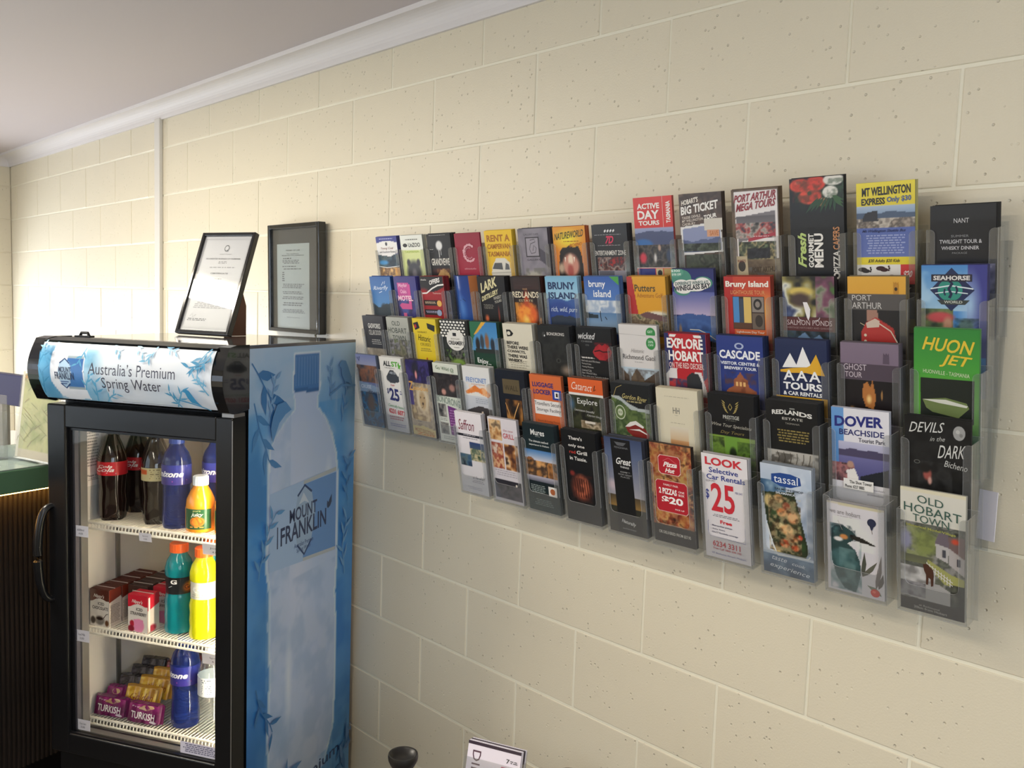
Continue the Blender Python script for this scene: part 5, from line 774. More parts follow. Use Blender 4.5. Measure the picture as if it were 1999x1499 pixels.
B(3, 8, 'white leaflet for a stone gaol with two green round stickers', [('G', 0, 0, 1, .43, 'd8d4d2', 'd4d0ce'), ('G', 0, .43, 1, .65, 'b8c8d4', 'a8b8c4'), ('P', [(0, .44), (.2, .52), (.2, .65), (0, .65)], '5a4a3c'), ('P', [(.25, .54), (.42, .44), (.6, .54), (.6, .65), (.25, .65)], '6a5a48'), ('P', [(.6, .56), (1, .44), (1, .65), (.6, .65)], '4e4034'), ('B', 0, .45, 1, .65, '3a2e26', 9, 5, .5), ('r', .38, .58, .46, .65, '2a221c'), ('l', [(0, .095), (1, .11)], .006, 'a8a4a2'), ('e', .84, .075, .12, .055, '3a8a4a'), ('r', .7, .098, .98, .135, 'd6d2d0'), ('l', [(0, .098), (1, .105)], .005, 'b0acaa'), ('e', .83, .18, .12, .06, '3a8a4a'), ('t', .76, .15, .9, .175, '20%', 'c8e0cc', 'b'), ('t', .76, .185, .9, .205, 'OFF', 'c8e0cc', 'b'), ('t', .76, .05, .9, .075, 'GST', 'c8e0cc', 'b'), ('t', .30, .24, .65, .28, 'Historic', '9a9694', 'i'), ('t', .07, .30, .92, .35, 'Richmond Gaol', '4a4648'), ('T', .35, .37, .65, .385, 1, 'b0acaa', 2)], 'd8d4d2', h=.222, dz=0, thick=.008, edge='b8b4b0')
B(3, 9, 'red, white and navy bus tour brochure with heavy white capitals', [('G', 0, 0, 1, .6, 'b8242c', 'b0202a'), ('P', [(0, 0), (.1, 0), (.22, .2), (.1, .5), (0, .6)], '26285c'), ('P', [(.85, 0), (1, 0), (1, .4), (.9, .45)], '26285c'), ('P', [(.12, .34), (.28, .34), (.24, .6), (0, .6), (0, .4)], 'd8d4d4'), ('P', [(.7, .36), (.85, .36), (1, .6), (.75, .6)], 'd8d4d4'), ('N', .05, .44, .8, .6, ['8a1c28', '3a3a5c', 'c83a3a', '2a2a38'], 5, 2), ('P', [(.5, .42), (.62, .37), (.78, .38), (.86, .46), (.86, .6), (.5, .6)], '2a2c30'), ('p', [(.14, .01), (.3, .01), (.26, .035), (.12, .035)], 'e8e4e0'), ('p', [(.7, .01), (.88, .01), (.9, .035), (.72, .035)], 'e8e4e0'), ('t', .06, .045, .92, .145, 'EXPLORE', 'f0ece8', 'B'), ('t', .09, .165, .92, .265, 'HOBART', 'f0ece8', 'B'), ('t', .09, .28, .92, .335, 'ON THE RED DECKER', 'e8ccc8', 'b')], 'b8242c', thick=.014, edge='7a2434', dz=-.001)
B(3, 10, 'deep blue brewery brochure with a sandstone building at its foot', [('G', 0, 0, 1, .6, '283a80', '2c3c86'), ('B', 0, .25, 1, .6, '1e2c64', 4, 3, .6), ('P', [(.2, .5), (.35, .46), (.35, .40), (.42, .38), (.5, .33), (.58, .38), (.66, .40), (.68, .46), (.85, .5), (.85, .62), (.15, .62)], '9a5a3a'), ('B', .15, .33, .85, .62, '6a3a28', 9, 4, .6), ('r', .40, .42, .45, .46, 'e0b070'), ('r', .48, .42, .53, .46, 'e0b070'), ('r', .56, .42, .61, .46, 'e0b070'), ('e', .5, .09, .1, .03, 'a8b4d0'), ('e', .5, .09, .06, .018, '2a3a80'), ('t', .06, .13, .94, .21, 'CASCADE', 'eceef2', 'B'), ('t', .08, .235, .93, .265, 'VISITOR CENTRE &', 'e0e4ee', 'B'), ('t', .16, .28, .86, .308, 'BREWERY TOUR', 'e0e4ee', 'B')], '283a80', thick=.022, edge='28345e')
B(3, 11, 'navy and gold tour and car rental brochure with white mountain peaks', [('G', 0, 0, 1, .50, '1e2a50', '1c2648'), ('r', 0, .50, 1, .7, 'd8a62c'), ('p', [(.14, .25), (.3, .12), (.42, .22), (.55, .06), (.7, .22), (.62, .235), (.35, .245)], 'ecebea'), ('p', [(.10, .27), (.35, .25), (.62, .235), (.68, .22), (.80, .12), (.96, .30), (.10, .29)], 'dca82e'), ('p', [(.10, .29), (.96, .30), (.95, .31), (.6, .285), (.1, .30)], '1e2a50'), ('t', .16, .27, .38, .36, 'A', 'eeeeee', 'b'), ('t', .41, .27, .63, .36, 'A', 'eeeeee', 'b'), ('t', .66, .27, .88, .36, 'A', 'eeeeee', 'b'), ('t', .15, .375, .9, .44, 'TOURS', 'eeeeee', 'B'), ('t', .15, .455, .9, .49, '& CAR RENTALS', 'eeeeee', 'B'), ('e', .2, .525, .014, .007, '3a3420'), ('t', .26, .515, .5, .54, 'Port Arthur', '3a3420', 'b'), ('t', .26, .55, .5, .57, 'Richmond', '3a3420', 'b')], '1e2a50', thick=.014, edge='2a3050')
B(3, 12, 'mauve ghost tour brochure with glowing ruins on black', [('G', 0, 0, 1, .17, '7e6e80', '7a6a7c'), ('r', 0, .17, 1, .30, '4e424e'), ('G', 0, .30, 1, .65, '161214', '1a1214'), ('P', [(.4, .34), (.47, .31), (.52, .36), (.56, .3), (.62, .44), (.58, .54), (.44, .52), (.38, .44)], 'b07038'), ('E', .5, .46, .06, .05, 'f0c880', .7), ('E', .72, .42, .02, .05, 'b88850', .5), ('E', .2, .55, .06, .03, '8a6a3c', .6), ('t', .06, .175, .46, .225, 'GHOST', 'c8bcc4'), ('t', .08, .24, .38, .285, 'TOUR', 'c8bcc4'), ('p', [(.75, .07), (.78, .09), (.80, .07), (.82, .09), (.84, .07), (.85, .16), (.74, .16)], '5a4c5c')], '7e6e80', thick=.016, edge='6a6068')
B(3, 13, 'bright green jet boat brochure with large yellow italic title', [('G', 0, 0, 1, .36, '2e8236', '4a9c3a'), ('G', 0, .36, 1, .8, '4e9e38', '6aae3e'), ('r', .11, .385, .93, .72, '1e241e'), ('N', .11, .385, .93, .5, ['1c2a1c', '26361f', '10160f'], 5, 3), ('N', .11, .6, .93, .72, ['2e302e', '6a6c6a', '9a9c98', '3a3a38'], 6, 4), ('E', .45, .52, .22, .04, '8a3a44', .5), ('B', .25, .48, .7, .55, 'c8b8b0', 12, 4, .6), ('p', [(.14, .555), (.5, .53), (.82, .56), (.86, .60), (.70, .68), (.3, .65), (.2, .62)], '6a7a48'), ('p', [(.14, .555), (.5, .545), (.84, .58), (.82, .595), (.4, .575)], 'd0d0c4'), ('t', .13, .06, .93, .165, 'HUON', 'e0c038', 'bi', .03), ('t', .40, .19, .90, .29, 'JET', 'e0c038', 'bi', .02), ('t', .15, .315, .86, .345, 'HUONVILLE - TASMANIA', 'd0dcb8', '', .02)], '2e8236', h=.24, thick=.006, edge='4a7a4a', sheets=2)
# ---- fourth row
B(4, 0, 'blue-grey coastal cruise brochure at the fridge end of the fourth row', [('G', 0, 0, 1, .15, '6a74a0', '8a8ea8'), ('N', 0, .15, 1, .38, ['2a3040', '5a4a44', '8a5a40', '1e2634'], 4, 3), ('P', [(0, .38), (.5, .40), (1, .44), (1, .7), (0, .6)], '8aa0bc'), ('N', 0, .52, 1, 1, ['1e3a5c', '2c5c8c', '4a4e5c', '3a7aa8', '5a5048'], 4, 5), ('E', .5, .66, .25, .2, '6a5a50', .6), ('t', .1, .42, .6, .47, 'CRUISE', 'd0d8e4', 'b'), ('t', .45, .5, .95, .54, 'COAST', '1e2a44', 'b'), ('l', [(.08, .04), (.16, .09), (.2, .03)], .03, '2a3460')], '6a74a0', thick=.010, edge='5a6478')
car = [('P', [(.26, .26), (.34, .22), (.44, .175), (.62, .175), (.74, .22), (.82, .25), (.82, .32), (.72, .335), (.4, .345), (.26, .31)], '3a3e44'), ('p', [(.4, .215), (.47, .19), (.58, .19), (.56, .225)], '8a9098'), ('p', [(.6, .19), (.66, .195), (.72, .22), (.6, .225)], '7a8088')]
B(4, 1, 'white car rental brochure with a grey car and a large navy 25', [('G', 0, 0, 1, .8, 'dcdcd8', 'd4d4d4'), ('G', 0, .8, 1, 1, 'd0d0d4', 'c4c4ca')] + car + [('t', .17, .05, .52, .12, 'ALL', '2a2e2c', 'B'), ('t', .55, .05, .85, .12, 'ST', '58a83a', 'B'), ('p', [(.84, .09), (.9, .05), (.92, .09), (1, .09), (.94, .12), (.96, .16), (.9, .13), (.84, .15), (.86, .12)], '58a83a'), ('t', .22, .135, .7, .15, 'CAR RENTALS', '4a4e4c'), ('t', .40, .355, .58, .385, 'from', 'c84a4a', 'i'), ('t', .20, .42, .28, .50, '$', '2c2e6a', 'b'), ('t', .30, .41, .74, .58, '25', '2c2e6a', 'B', .01), ('T', .78, .44, .92, .5, 2, '5a5c8a', 2), ('t', .18, .63, .92, .68, 'Centrally based', '5aa06a', 'i', .02), ('t', .18, .69, .92, .76, '6231 6077', 'c04048', 'B', .02), ('T', .15, .80, .9, .86, 2, 'c07a80', 3), ('T', .15, .9, .9, .95, 2, '8a8cb0', 4)], 'dcdcd8', thick=.014, edge='c4c4c4')
B(4, 2, 'purple zoo brochure with a white-maned lion and a snarling devil', [('N', 0, 0, 1, .3, ['2c2450', '3c3270', '241c3c', '4a4084'], 4, 3), ('E', .4, .12, .16, .13, '26222e', .4), ('E', .42, .19, .06, .07, 'd08a8c', .5), ('N', 0, .3, 1, .9, ['8a7a68', 'b0a28a', '7a6c5a', 'a89878'], 5, 4), ('G', 0, .3, .2, .6, '3a3268', '4a4278'), ('E', .58, .50, .3, .20, 'c0b49c', .3), ('E', .58, .52, .17, .15, 'a8906c', .4), ('E', .5, .48, .03, .015, '2a221a', .4), ('E', .66, .48, .03, .015, '2a221a', .4), ('E', .58, .56, .05, .025, '3a2a24', .5), ('P', [(0, .87), (.5, .86), (1, .9), (1, 1), (0, 1)], 'c4b47a'), ('l', [(.58, .58), (.58, .60), (.5, .62)], .012, '3a2a24'), ('t', .05, .28, .24, .40, 'Z', 'c89a54', 'b'), ('t', .24, .33, .9, .39, 'oodoo', 'c89a54', 'b'), ('t', .1, .89, .92, .94, 'MOST EXCITING', 'a0682c', 'b', .03), ('t', .15, .95, .92, .985, 'Zoo', 'c8742c', 'b')], '2c2450', thick=.018, edge='2e2844')
B(4, 3, 'white wildlife brochure with monkeys above and a purple text panel below', [('G', 0, 0, 1, .12, 'd0d4c8', 'ccd0c4'), ('N', 0, .13, 1, .42, ['1c1a1a', '3a3230', '241e1c', '6a5248'], 4, 3), ('E', .35, .36, .12, .05, 'b8887c', .5), ('E', .7, .30, .15, .06, '9a746a', .5), ('G', 0, .42, 1, 1, 'c4cabf', 'c8ccc8'), ('N', .05, .52, .38, .68, ['2a2a2a', '7a7874', 'b0aca8'], 6, 2), ('N', .05, .76, .40, .9, ['3a3a3a', '8a8884', '5a5a58'], 6, 4), ('p', [(.44, .53), (1, .57), (1, .92), (.47, .90)], '6a2e74'), ('T', .48, .58, .95, .88, 9, '9a6aa4', 5), ('t', .12, .03, .85, .09, 'Go Wild @', '4a6a4a', '', .02), ('t', .02, .40, .96, .49, 'BONORONG', '7a8a80', 'b', .05), ('T', .08, .70, .4, .74, 2, '8a8c88', 2), ('T', .06, .93, .9, .98, 2, '9aa09a', 6)], 'd0d4c8', thick=.016, edge='b4b8b0')
B(4, 4, 'white park brochure with orange peaks and a red-jacketed walker', [('G', 0, 0, 1, .28, 'd8d8d6', 'd2d4d8'), ('P', [(.05, .31), (.3, .25), (.45, .22), (.6, .26), (.75, .24), (1, .32), (.9, .36), (.5, .30), (.1, .34)], 'd87a34'), ('B', .1, .2, 1, .34, 'e8c8a8', 8, 2, .6), ('G', .0, .36, 1, .55, 'c0c4cc', 'b0b4bc'), ('P', [(0, .55), (.3, .5), (.55, .47), (1, .5), (1, .8), (0, .8)], '3e3a3c'), ('E', .62, .63, .1, .08, 'c84a2c', .4), ('E', .62, .55, .04, .02, 'd8c8b8', .3), ('N', 0, .70, 1, 1, ['3a2e28', '5a4434', '2a2422'], 6, 2), ('t', .12, .13, .88, .19, 'FREYCINET', '6a8ac0', 'b'), ('t', .3, .2, .8, .225, 'experience', 'd08a4a'), ('T', .4, .38, .9, .45, 3, '9aa0ac', 3)], 'd8d8d6', thick=.018, edge='c4c4c0')
B(4, 5, 'black brochure with an olive square panel and gold wires', [('G', 0, 0, 1, .8, '131722', '12141c'), ('r', .24, .10, .82, .27, '5c5038'), ('N', .28, .34, .84, .62, ['1a1412', '6a4420', 'c08a4a', '241812'], 3, 5), ('t', .30, .17, .76, .23, 'WALL', '2e281c'), ('l', [(.28, .38), (.38, .50), (.44, .62)], .02, 'c8965a'), ('l', [(.75, .36), (.6, .48), (.46, .62)], .025, 'd8a868')], '131722', thick=.02, edge='23252c')
B(4, 6, 'orange luggage locker leaflet with a white text panel', [('G', 0, 0, 1, .8, 'd06a38', 'c46030'), ('r', .10, .28, .93, .44, 'e0dcda'), ('t', .08, .08, .75, .135, 'LUGGAGE', '3a3070', 'B'), ('t', .10, .16, .66, .215, 'LOCKER', '3a3070', 'B'), ('p', [(.70, .15), (.98, .15), (.98, .26), (.70, .26)], '24409a'), ('p', [(.77, .17), (.91, .17), (.91, .24), (.77, .24)], 'e8e8ec'), ('p', [(.81, .185), (.87, .185), (.87, .225), (.81, .225)], '3a2e20'), ('t', .10, .295, .95, .34, 'Travellers Secure', '3a3a3e'), ('t', .16, .365, .92, .415, 'Storage Facility', '3a3a3e'), ('t', .16, .50, .85, .53, 'Short & Long Term', '8a4a34')], 'd06a38', thick=.008, edge='b05a34', dz=-.002)
B(4, 7, 'orange-headed brochure with white handwriting over a dark river gorge', [('G', 0, 0, 1, .16, 'd8602c', 'd05a28'), ('r', 0, .155, 1, .18, 'dcd8d4'), ('N', 0, .18, 1, .6, ['1c1e18', '2c3020', '3a3c28', '181814'], 5, 4), ('E', .05, .28, .14, .1, '4a6a8a', .8), ('E', .6, .5, .3, .03, '8a7a58', .6), ('N', .3, .45, .9, .53, ['6a5a40', 'b8a890', '3a3424'], 8, 2), ('r', .42, .45, .72, .475, 'd0c8bc'), ('t', .10, .04, .70, .12, 'Cataract', 'f0dcd0', 'i', .01), ('l', [(.78, .06), (.74, .12), (.8, .1)], .02, '3a2a20'), ('t', .24, .21, .82, .29, 'Explore', 'e4e4e2', ''), ('t', .14, .325, .72, .35, 'Launceston beautiful', 'c0c0bc', 'i', .01), ('t', .5, .37, .92, .40, 'Cataract Gorge', 'c0c0bc', 'i', .01)], 'd8602c', thick=.020, edge='6a4434')
B(4, 8, 'green forest river cruise brochure with a red and white ship', [('G', 0, 0, 1, .14, '181a1c', '1c1e1e'), ('N', 0, .12, 1, .6, ['4a5c34', '5e7040', '36482a', '74845a'], 5, 3), ('P', [(.0, .15), (.25, .18), (.5, .26), (1, .28), (1, .12), (0, .10)], 'a8b0b0'), ('P', [(0, 0), (1, 0), (1, .24), (.7, .24), (.45, .2), (.2, .13), (0, .13)], '1a1c1e'), ('N', .55, .48, 1, .6, ['2a3a2a', '5a6a5a', 'c8ccc4'], 5, 3), ('p', [(.34, .45), (.46, .40), (.62, .38), (.85, .44), (.96, .50), (.9, .56), (.5, .53), (.38, .49)], '7a2420'), ('p', [(.32, .445), (.46, .39), (.62, .37), (.82, .42), (.80, .44), (.6, .41), (.44, .44)], 'd8d4d0'), ('p', [(.42, .47), (.7, .45), (.9, .49), (.9, .50), (.7, .47)], 'd8d4d0'), ('p', [(.34, .53), (.6, .54), (.9, .58), (.6, .57)], 'd0d4d0'), ('l', [(.05, .15), (.15, .05), (.3, .02)], .01, 'c0a86a'), ('t', .30, .10, .94, .15, 'Gordon River', 'c8b878', 'i', .02), ('T', .35, .17, .9, .2, 1, '9a9068', 2), ('e', .22, .30, .14, .075, 'b8c0a8'), ('e', .22, .30, .12, .064, '5a6e40'), ('e', .22, .30, .07, .037, 'b8c0a8'), ('t', .17, .29, .27, .31, 'ECO', '4a5c34', 'b')], '181a1c', thick=.022, edge='3a3c3e')
B(4, 9, 'plain cream brochure with a small grey monogram and a fading orange block', [('G', 0, 0, 1, .75, 'd8d0b8', 'd4ccb4'), ('G', .30, .37, .74, .75, 'd8cfba', 'b0501c'), ('G', .30, .37, .74, .50, 'd6cebc', 'd0b490'), ('G', .30, .50, .74, .70, 'd0a070', 'a85420'), ('T', .12, .075, .9, .088, 1, 'b8b09a', 2), ('t', .40, .18, .56, .24, 'HH', '6a6a68'), ('t', .44, .252, .52, .26, 'hobart', '8a8a84'), ('T', .32, .33, .72, .34, 1, 'a8a08c', 3)], 'd8d0b8', thick=.02, edge='c8bea4')
B(4, 10, 'black wine tour brochure with a gold laurel over vineyard rows', [('G', 0, 0, 1, .385, '111113', '141414'), ('G', 0, .385, 1, .75, '7a9a3c', '4a6a24'), ('P', [(.35, .385), (.65, .385), (.95, .7), (.35, .7)], '6a9438'), ('N', 0, .40, .34, .7, ['3a5020', '6a8a34', '2a3a18'], 7, 3), ('N', .62, .42, 1, .7, ['2a3c18', '5a7a2c', '1e2a12'], 7, 5), ('E', .52, .55, .1, .08, '1e2a14', .4), ('t', .33, .19, .68, .225, 'PRESTIGE', 'b8b8b0', 'b'), ('T', .35, .235, .66, .245, 1, '6a6a60', 2), ('t', .08, .265, .94, .305, 'Wine Tour Specialists', 'b0aca0', 'i', .01), ('t', .26, .335, .78, .37, 'Day Tours', '8a7a48', 'i')] + [('f', (.5 + s_ * (.05 + .06 * math.sin(k * .45)), .17 - .022 * k), (.5 + s_ * (.14 + .05 * math.sin(k * .45)), .135 - .021 * k), .014, 'a8965a') for s_ in (-1, 1) for k in range(5)] + [('l', [(.5, .14), (.46, .11), (.5, .08), (.54, .11), (.5, .14)], .014, 'a8965a')], '111113', thick=.02, edge='202022')
B(4, 11, 'black estate brochure with arched cream title and gold small print above bare trees', [('G', 0, 0, 1, .44, '131314', '151514'), ('G', 0, .44, 1, .75, 'b4b0a8', '8a867e'), ('B', 0, .46, 1, .7, '4a4640', 9, 3, .8), ('r', .47, .055, .57, .066, '8a8a84'), ('t', .12, .085, .36, .125, 'RED', 'dcdad4', 'B', -.012), ('t', .37, .075, .64, .115, 'LAN', 'dcdad4', 'B'), ('t', .655, .078, .90, .118, 'DS', 'dcdad4', 'B', .012), ('t', .32, .14, .72, .162, 'ESTATE', 'b8b4ac', 'b'), ('t', .38, .185, .66, .2, 'TASMANIA', '9a968c'), ('T', .2, .25, .85, .37, 5, '8a7a44', 4)] + [('l', [(.2 + .12 * k, .56), (.24 + .12 * k, .5), (.2 + .13 * k, .45)], .01, '4a443c') for k in range(6)], '131314', thick=.024, edge='2a2a2a')
B(4, 12, 'white beachside brochure with bold navy title, bay photo and a white-shirted man', [('G', 0, 0, 1, .30, 'e0dee4', 'dcdae0'), ('G', 0, 0, .22, .85, '6a9ad0', '3f78b4'), ('G', .12, .28, 1, .62, 'b8b8d0', '6a6490'), ('H', .35, .03, 6, '4a4460', .12, 1, .42), ('G', .12, .40, 1, .60, '6c6a9a', '4a4a7c'), ('P', [(.5, .56), (1, .47), (1, .62), (.5, .62)], '20242c'), ('N', .0, .46, .35, .72, ['5a3a3c', 'a8686c', '3a2c30', 'c89a90'], 9, 3), ('r', .0, .62, 1, .9, 'd8d6dc'), ('N', .05, .48, .4, .76, ['6a4044', 'a87070', '3a2c34'], 9, 8), ('E', .33, .47, .07, .035, 'b08a78', .3), ('P', [(.26, .52), (.4, .50), (.46, .56), (.48, .72), (.28, .72)], 'e0dcd8'), ('t', .06, .07, .90, .16, 'DOVER', '2a2f78', 'B', -.025), ('t', .14, .175, .92, .225, 'BEACHSIDE', '2a2f6a', 'b', -.01), ('t', .48, .235, .94, .27, 'Tourist Park', '4a4a5a', 'b'), ('t', .58, .65, .92, .67, 'Pretty beachside', '5a5a64', 'i'), ('t', .62, .69, .9, .71, 'accommodation', '5a5a64', 'i'), ('G', .0, .78, .3, 1, '3a5a9a', '3a5a9a'), ('G', .3, .78, 1, 1, 'a8a6a0', 'a09e98'), ('T', .35, .82, .95, .98, 7, '8a8884', 9)], 'e0dee4', thick=.008, edge='b8b8c4', sheets=3)
B(4, 13, 'black brochure with chalky handwriting, a moon and a snarling devil', [('N', 0, 0, 1, .9, ['101010', '161616', '1e1e1e', '121212'], 4, 3), ('N', .2, .35, .75, .75, ['121212', '1c1c1c', '2a2a2a', '141414'], 5, 6), ('E', .36, .45, .08, .06, '9a5048', .4), ('E', .40, .50, .04, .04, 'c8988c', .5), ('E', .33, .40, .1, .05, '1a1816', .4), ('e', .84, .10, .09, .055, '9a9a98'), ('E', .84, .1, .09, .055, '9a9a98', .1), ('e', .82, .09, .03, .015, 'b8b8b4'), ('e', .87, .115, .025, .014, '7e7e7c'), ('t', .07, .05, .62, .13, 'DEVILS', 'd0d0cc', 'i', -.02), ('t', .40, .15, .63, .185, 'in the', 'b8b8b4', 'i', -.01), ('t', .52, .21, .94, .31, 'DARK', 'd0d0cc', 'i', -.02), ('t', .62, .32, .97, .37, 'Bicheno', 'c0c0bc', 'i', .02), ('t', .08, .66, .90, .71, 'AN UNFORGETTABLE', 'a8a8a4', 'i', -.012), ('t', .45, .725, .75, .76, 'IN THE DARK', '8a8a86', 'i'), ('e', .2, .36, .05, .016, '5a5a56'), ('e', .2, .36, .035, .010, '161616'), ('l', [(.02, .62), (.1, .66), (.05, .58), (.14, .62)], .012, '6a6a66')], '141414', thick=.008, edge='1c1c1c', sheets=3)
# ---- bottom row, fully visible
B(5, 4, 'white restaurant leaflet with a dark red script name and two small harbour photos', [('G', 0, 0, 1, 1, 'e0dade', 'c8c6ca'), ('G', .46, .36, 1, .58, '2a3c6c', '6a7450'), ('N', .46, .44, 1, .58, ['3a4a34', 'c8b890', '4a5c4a', '8a8a70'], 8, 3), ('N', .06, .52, .48, .66, ['26344a', '3a5a78', '5a6a6c', '1c2634'], 5, 4), ('r', 0, .265, 1, .295, '2c2a30'), ('T', .2, .272, .8, .288, 1, 'b8b4ba', 2), ('t', .10, .09, .70, .22, 'Saffron', '7a2438', 'i'), ('T', .15, .31, .9, .325, 1, '7a787c', 2), ('t', .45, .775, .92, .815, 'at the wharf', '3a3a3e', 'i'), ('T', .4, .83, .9, .87, 2, '9a989c', 2), ('T', .2, .92, .8, .96, 2, 'b0aeb4', 3)], 'e0dade', thick=.014, edge='c8c4c8')
B(5, 5, 'leaflet of four food photographs with a red grill title', [('G', 0, 0, 1, 1, 'd4ced4', 'c0bcc2'), ('N', .04, .03, .46, .26, ['4a2c20', 'a87848', 'd8b88a', '5a4a3a'], 5, 4), ('N', .04, .30, .46, .60, ['5a3024', 'b0805a', 'd0a880', '8a3a2a', 'c8b8a8'], 6, 7), ('N', .50, .30, .96, .60, ['4a2a1e', 'a06a3a', 'd8b890', '2a1a16', 'b88858'], 4, 2), ('G', .04, .74, .96, .96, '26242a', '3a3640'), ('B', .04, .8, .96, .96, '7a7078', 8, 4, .4), ('E', .8, .78, .04, .02, 'f0e8d8', .5), ('t', .5, .17, .88, .23, 'GRILL', 'b84a50', 'b'), ('t', .52, .12, .86, .15, 'the new', 'b87a80'), ('T', .08, .62, .92, .7, 3, 'a8a2aa', 3)], 'd4ced4', thick=.008, edge='b8b4b8')
B(5, 6, 'dark green seafood brochure with white heading and glowing rocks by water', [('G', 0, 0, 1, .30, '122024', '14262a'), ('G', 0, .30, 1, .42, '4a7ab0', 'c8c4cc'), ('P', [(0, .40), (.2, .38), (.35, .43), (.6, .41), (1, .44), (1, .52), (0, .52)], '8a5a34'), ('N', 0, .42, 1, .60, ['6a4426', 'b07a44', '3a2c24', 'd09a60'], 5, 4), ('G', 0, .60, 1, .66, 'a8a4b0', '5a5c6a'), ('G', 0, .66, 1, 1, '141e22', '16302e'), ('t', .26, .06, .70, .125, 'Mures', 'dadcda', 'b'), ('T', .4, .135, .6, .145, 1, '9aa09e', 1), ('t', .18, .18, .80, .205, 'The ultimate seafood', 'c8ccca', 'b'), ('t', .18, .225, .82, .25, 'experience in Hobart', 'c8ccca', 'b'), ('T', .10, .70, .60, .80, 5, '8a9492', 3), ('r', .68, .69, .94, .80, 'd8d4d0'), ('e', .81, .745, .08, .035, 'a05a34'), ('T', .2, .86, .8, .94, 4, '5a6a68', 5)], '122024', thick=.018, edge='2a3438')
B(5, 7, 'black grill brochure with white serif sentence and a striped steak', [('G', 0, 0, 1, 1, '0f1113', '121214'), ('E', .5, .62, .36, .17, '6a3428', .35), ('E', .5, .6, .26, .15, 'a85a40', .4), ('B', .2, .47, .85, .77, '3a1c18', 8, 3, .6), ('E', .25, .47, .1, .04, '7a2a24', .6)] + [('l', [(.30 + .07 * k, .52), (.33 + .07 * k, .72)], .016, '2e1512') for k in range(7)] + [('t', .22, .06, .62, .10, "There's", 'dcdad6', 'b'), ('t', .20, .145, .68, .185, 'only one', 'dcdad6', 'b'), ('t', .22, .215, .40, .25, 'red', 'b03a30', 'b'), ('t', .44, .21, .74, .25, 'Grill', 'dcdad6', 'b'), ('t', .22, .28, .72, .32, 'in Tassie.', 'dcdad6', 'b')], '0f1113', thick=.020, edge='1c1c20')
B(5, 8, 'narrow black leaflet with white script over a misty landscape booklet', [('G', 0, 0, 1, .2, '3a4666', '5a6684'), ('G', 0, .2, 1, .60, '5a6480', '9a98a0'), ('E', .15, .5, .2, .08, 'b8a8b0', .7), ('G', 0, .60, 1, .72, '4a4030', '8a6c3c'), ('G', 0, .72, 1, 1, '2e2e26', '33302a'), ('p', [(.18, .01), (.70, .01), (.74, .8), (.24, .8)], '141517'), ('p', [(.24, .8), (.9, .8), (.9, .99), (.24, .99)], '1c1c1c'), ('p', [(.28, .04), (.6, .04), (.52, .075), (.36, .075)], '5a5c60'), ('t', .28, .085, .64, .105, 'PENGHANA', '7a7c80'), ('t', .30, .20, .70, .27, 'Great', 'e0e0de', 'bi'), ('t', .40, .285, .64, .305, 'THINGS', 'c8c8c6', 'b'), ('T', .36, .34, .7, .35, 1, '8a8a8a', 2), ('t', .40, .34, .58, .355, 'COME', 'a0a0a0'), ('t', .34, .365, .70, .38, 'FROM GREAT', 'a0a0a0'), ('t', .4, .39, .64, .405, 'PLACES', 'a0a0a0'), ('t', .34, .845, .72, .895, 'Naturally', 'cccccc', 'bi', .02), ('t', .36, .94, .72, .955, 'NATIVE POINT', '9a9a9a')], '3a4666', thick=.024, edge='3a3c48')
piz = [('N', 0, 0, 1, .82, ['5a3020', 'a07040', '3a2016', 'c89858', '7a4228', '2a1610'], 6, 3), ('E', .15, .16, .18, .14, 'a8763e', .4), ('E', .55, .12, .28, .12, '8a5a38', .4), ('E', .85, .30, .2, .12, 'b08a50', .4), ('E', .1, .38, .2, .12, 'a07848', .4), ('E', .2, .72, .18, .07, 'b88a4c', .4), ('E', .8, .74, .22, .08, 'a8703c', .4), ('B', 0, 0, 1, .82, '8a2a20', 12, 4, .5), ('B', 0, 0, 1, .82, 'd8b078', 14, 9, .4), ('G', 0, .82, 1, 1, '1c1614', '141212')]
def rrect(x0, y0, x1, y1, c, rx=.05, ry=.025): return ('p', [(x0 + rx, y0), (x1 - rx, y0), (x1, y0 + ry), (x1, y1 - ry), (x1 - rx, y1), (x0 + rx, y1), (x0, y1 - ry), (x0, y0 + ry)], c)
B(5, 9, 'pizza leaflet with two bright red panels over sliced pizzas', piz + [rrect(.20, .11, .74, .30, 'e0c8c0'), rrect(.21, .115, .73, .295, 'b02430'), ('l', [(.32, .17), (.45, .135), (.5, .14), (.6, .17), (.66, .18)], .02, 'c8505a'), ('t', .32, .175, .66, .225, 'Pizza', 'f0e8e4', 'Bi', -.005), ('t', .36, .235, .60, .28, 'Hut', 'f0e8e4', 'Bi'), rrect(.10, .36, .88, .68, 'd8b8b0'), rrect(.11, .365, .87, .675, 'b02430'), ('t', .30, .395, .66, .415, 'FAMILY PAIR', 'e8ccc8', 'b'), ('t', .18, .44, .62, .50, '2 PIZZAS', 'f0ece8', 'B'), ('t', .66, .445, .80, .465, 'ONE', 'f0dcd8', 'b'), ('t', .66, .475, .80, .498, 'BOX', 'f0dcd8', 'b'), ('t', .24, .52, .76, .60, '$20', 'f4f0ec', 'B'), ('t', .56, .63, .78, .645, 'PICK UP', 'f0dcd8', 'b'), ('t', .12, .88, .90, .915, 'OR DELIVERED FROM $27.95', 'd0ccc4', 'b')], '5a3020', thick=.010, edge='3a2a24', dz=.004)
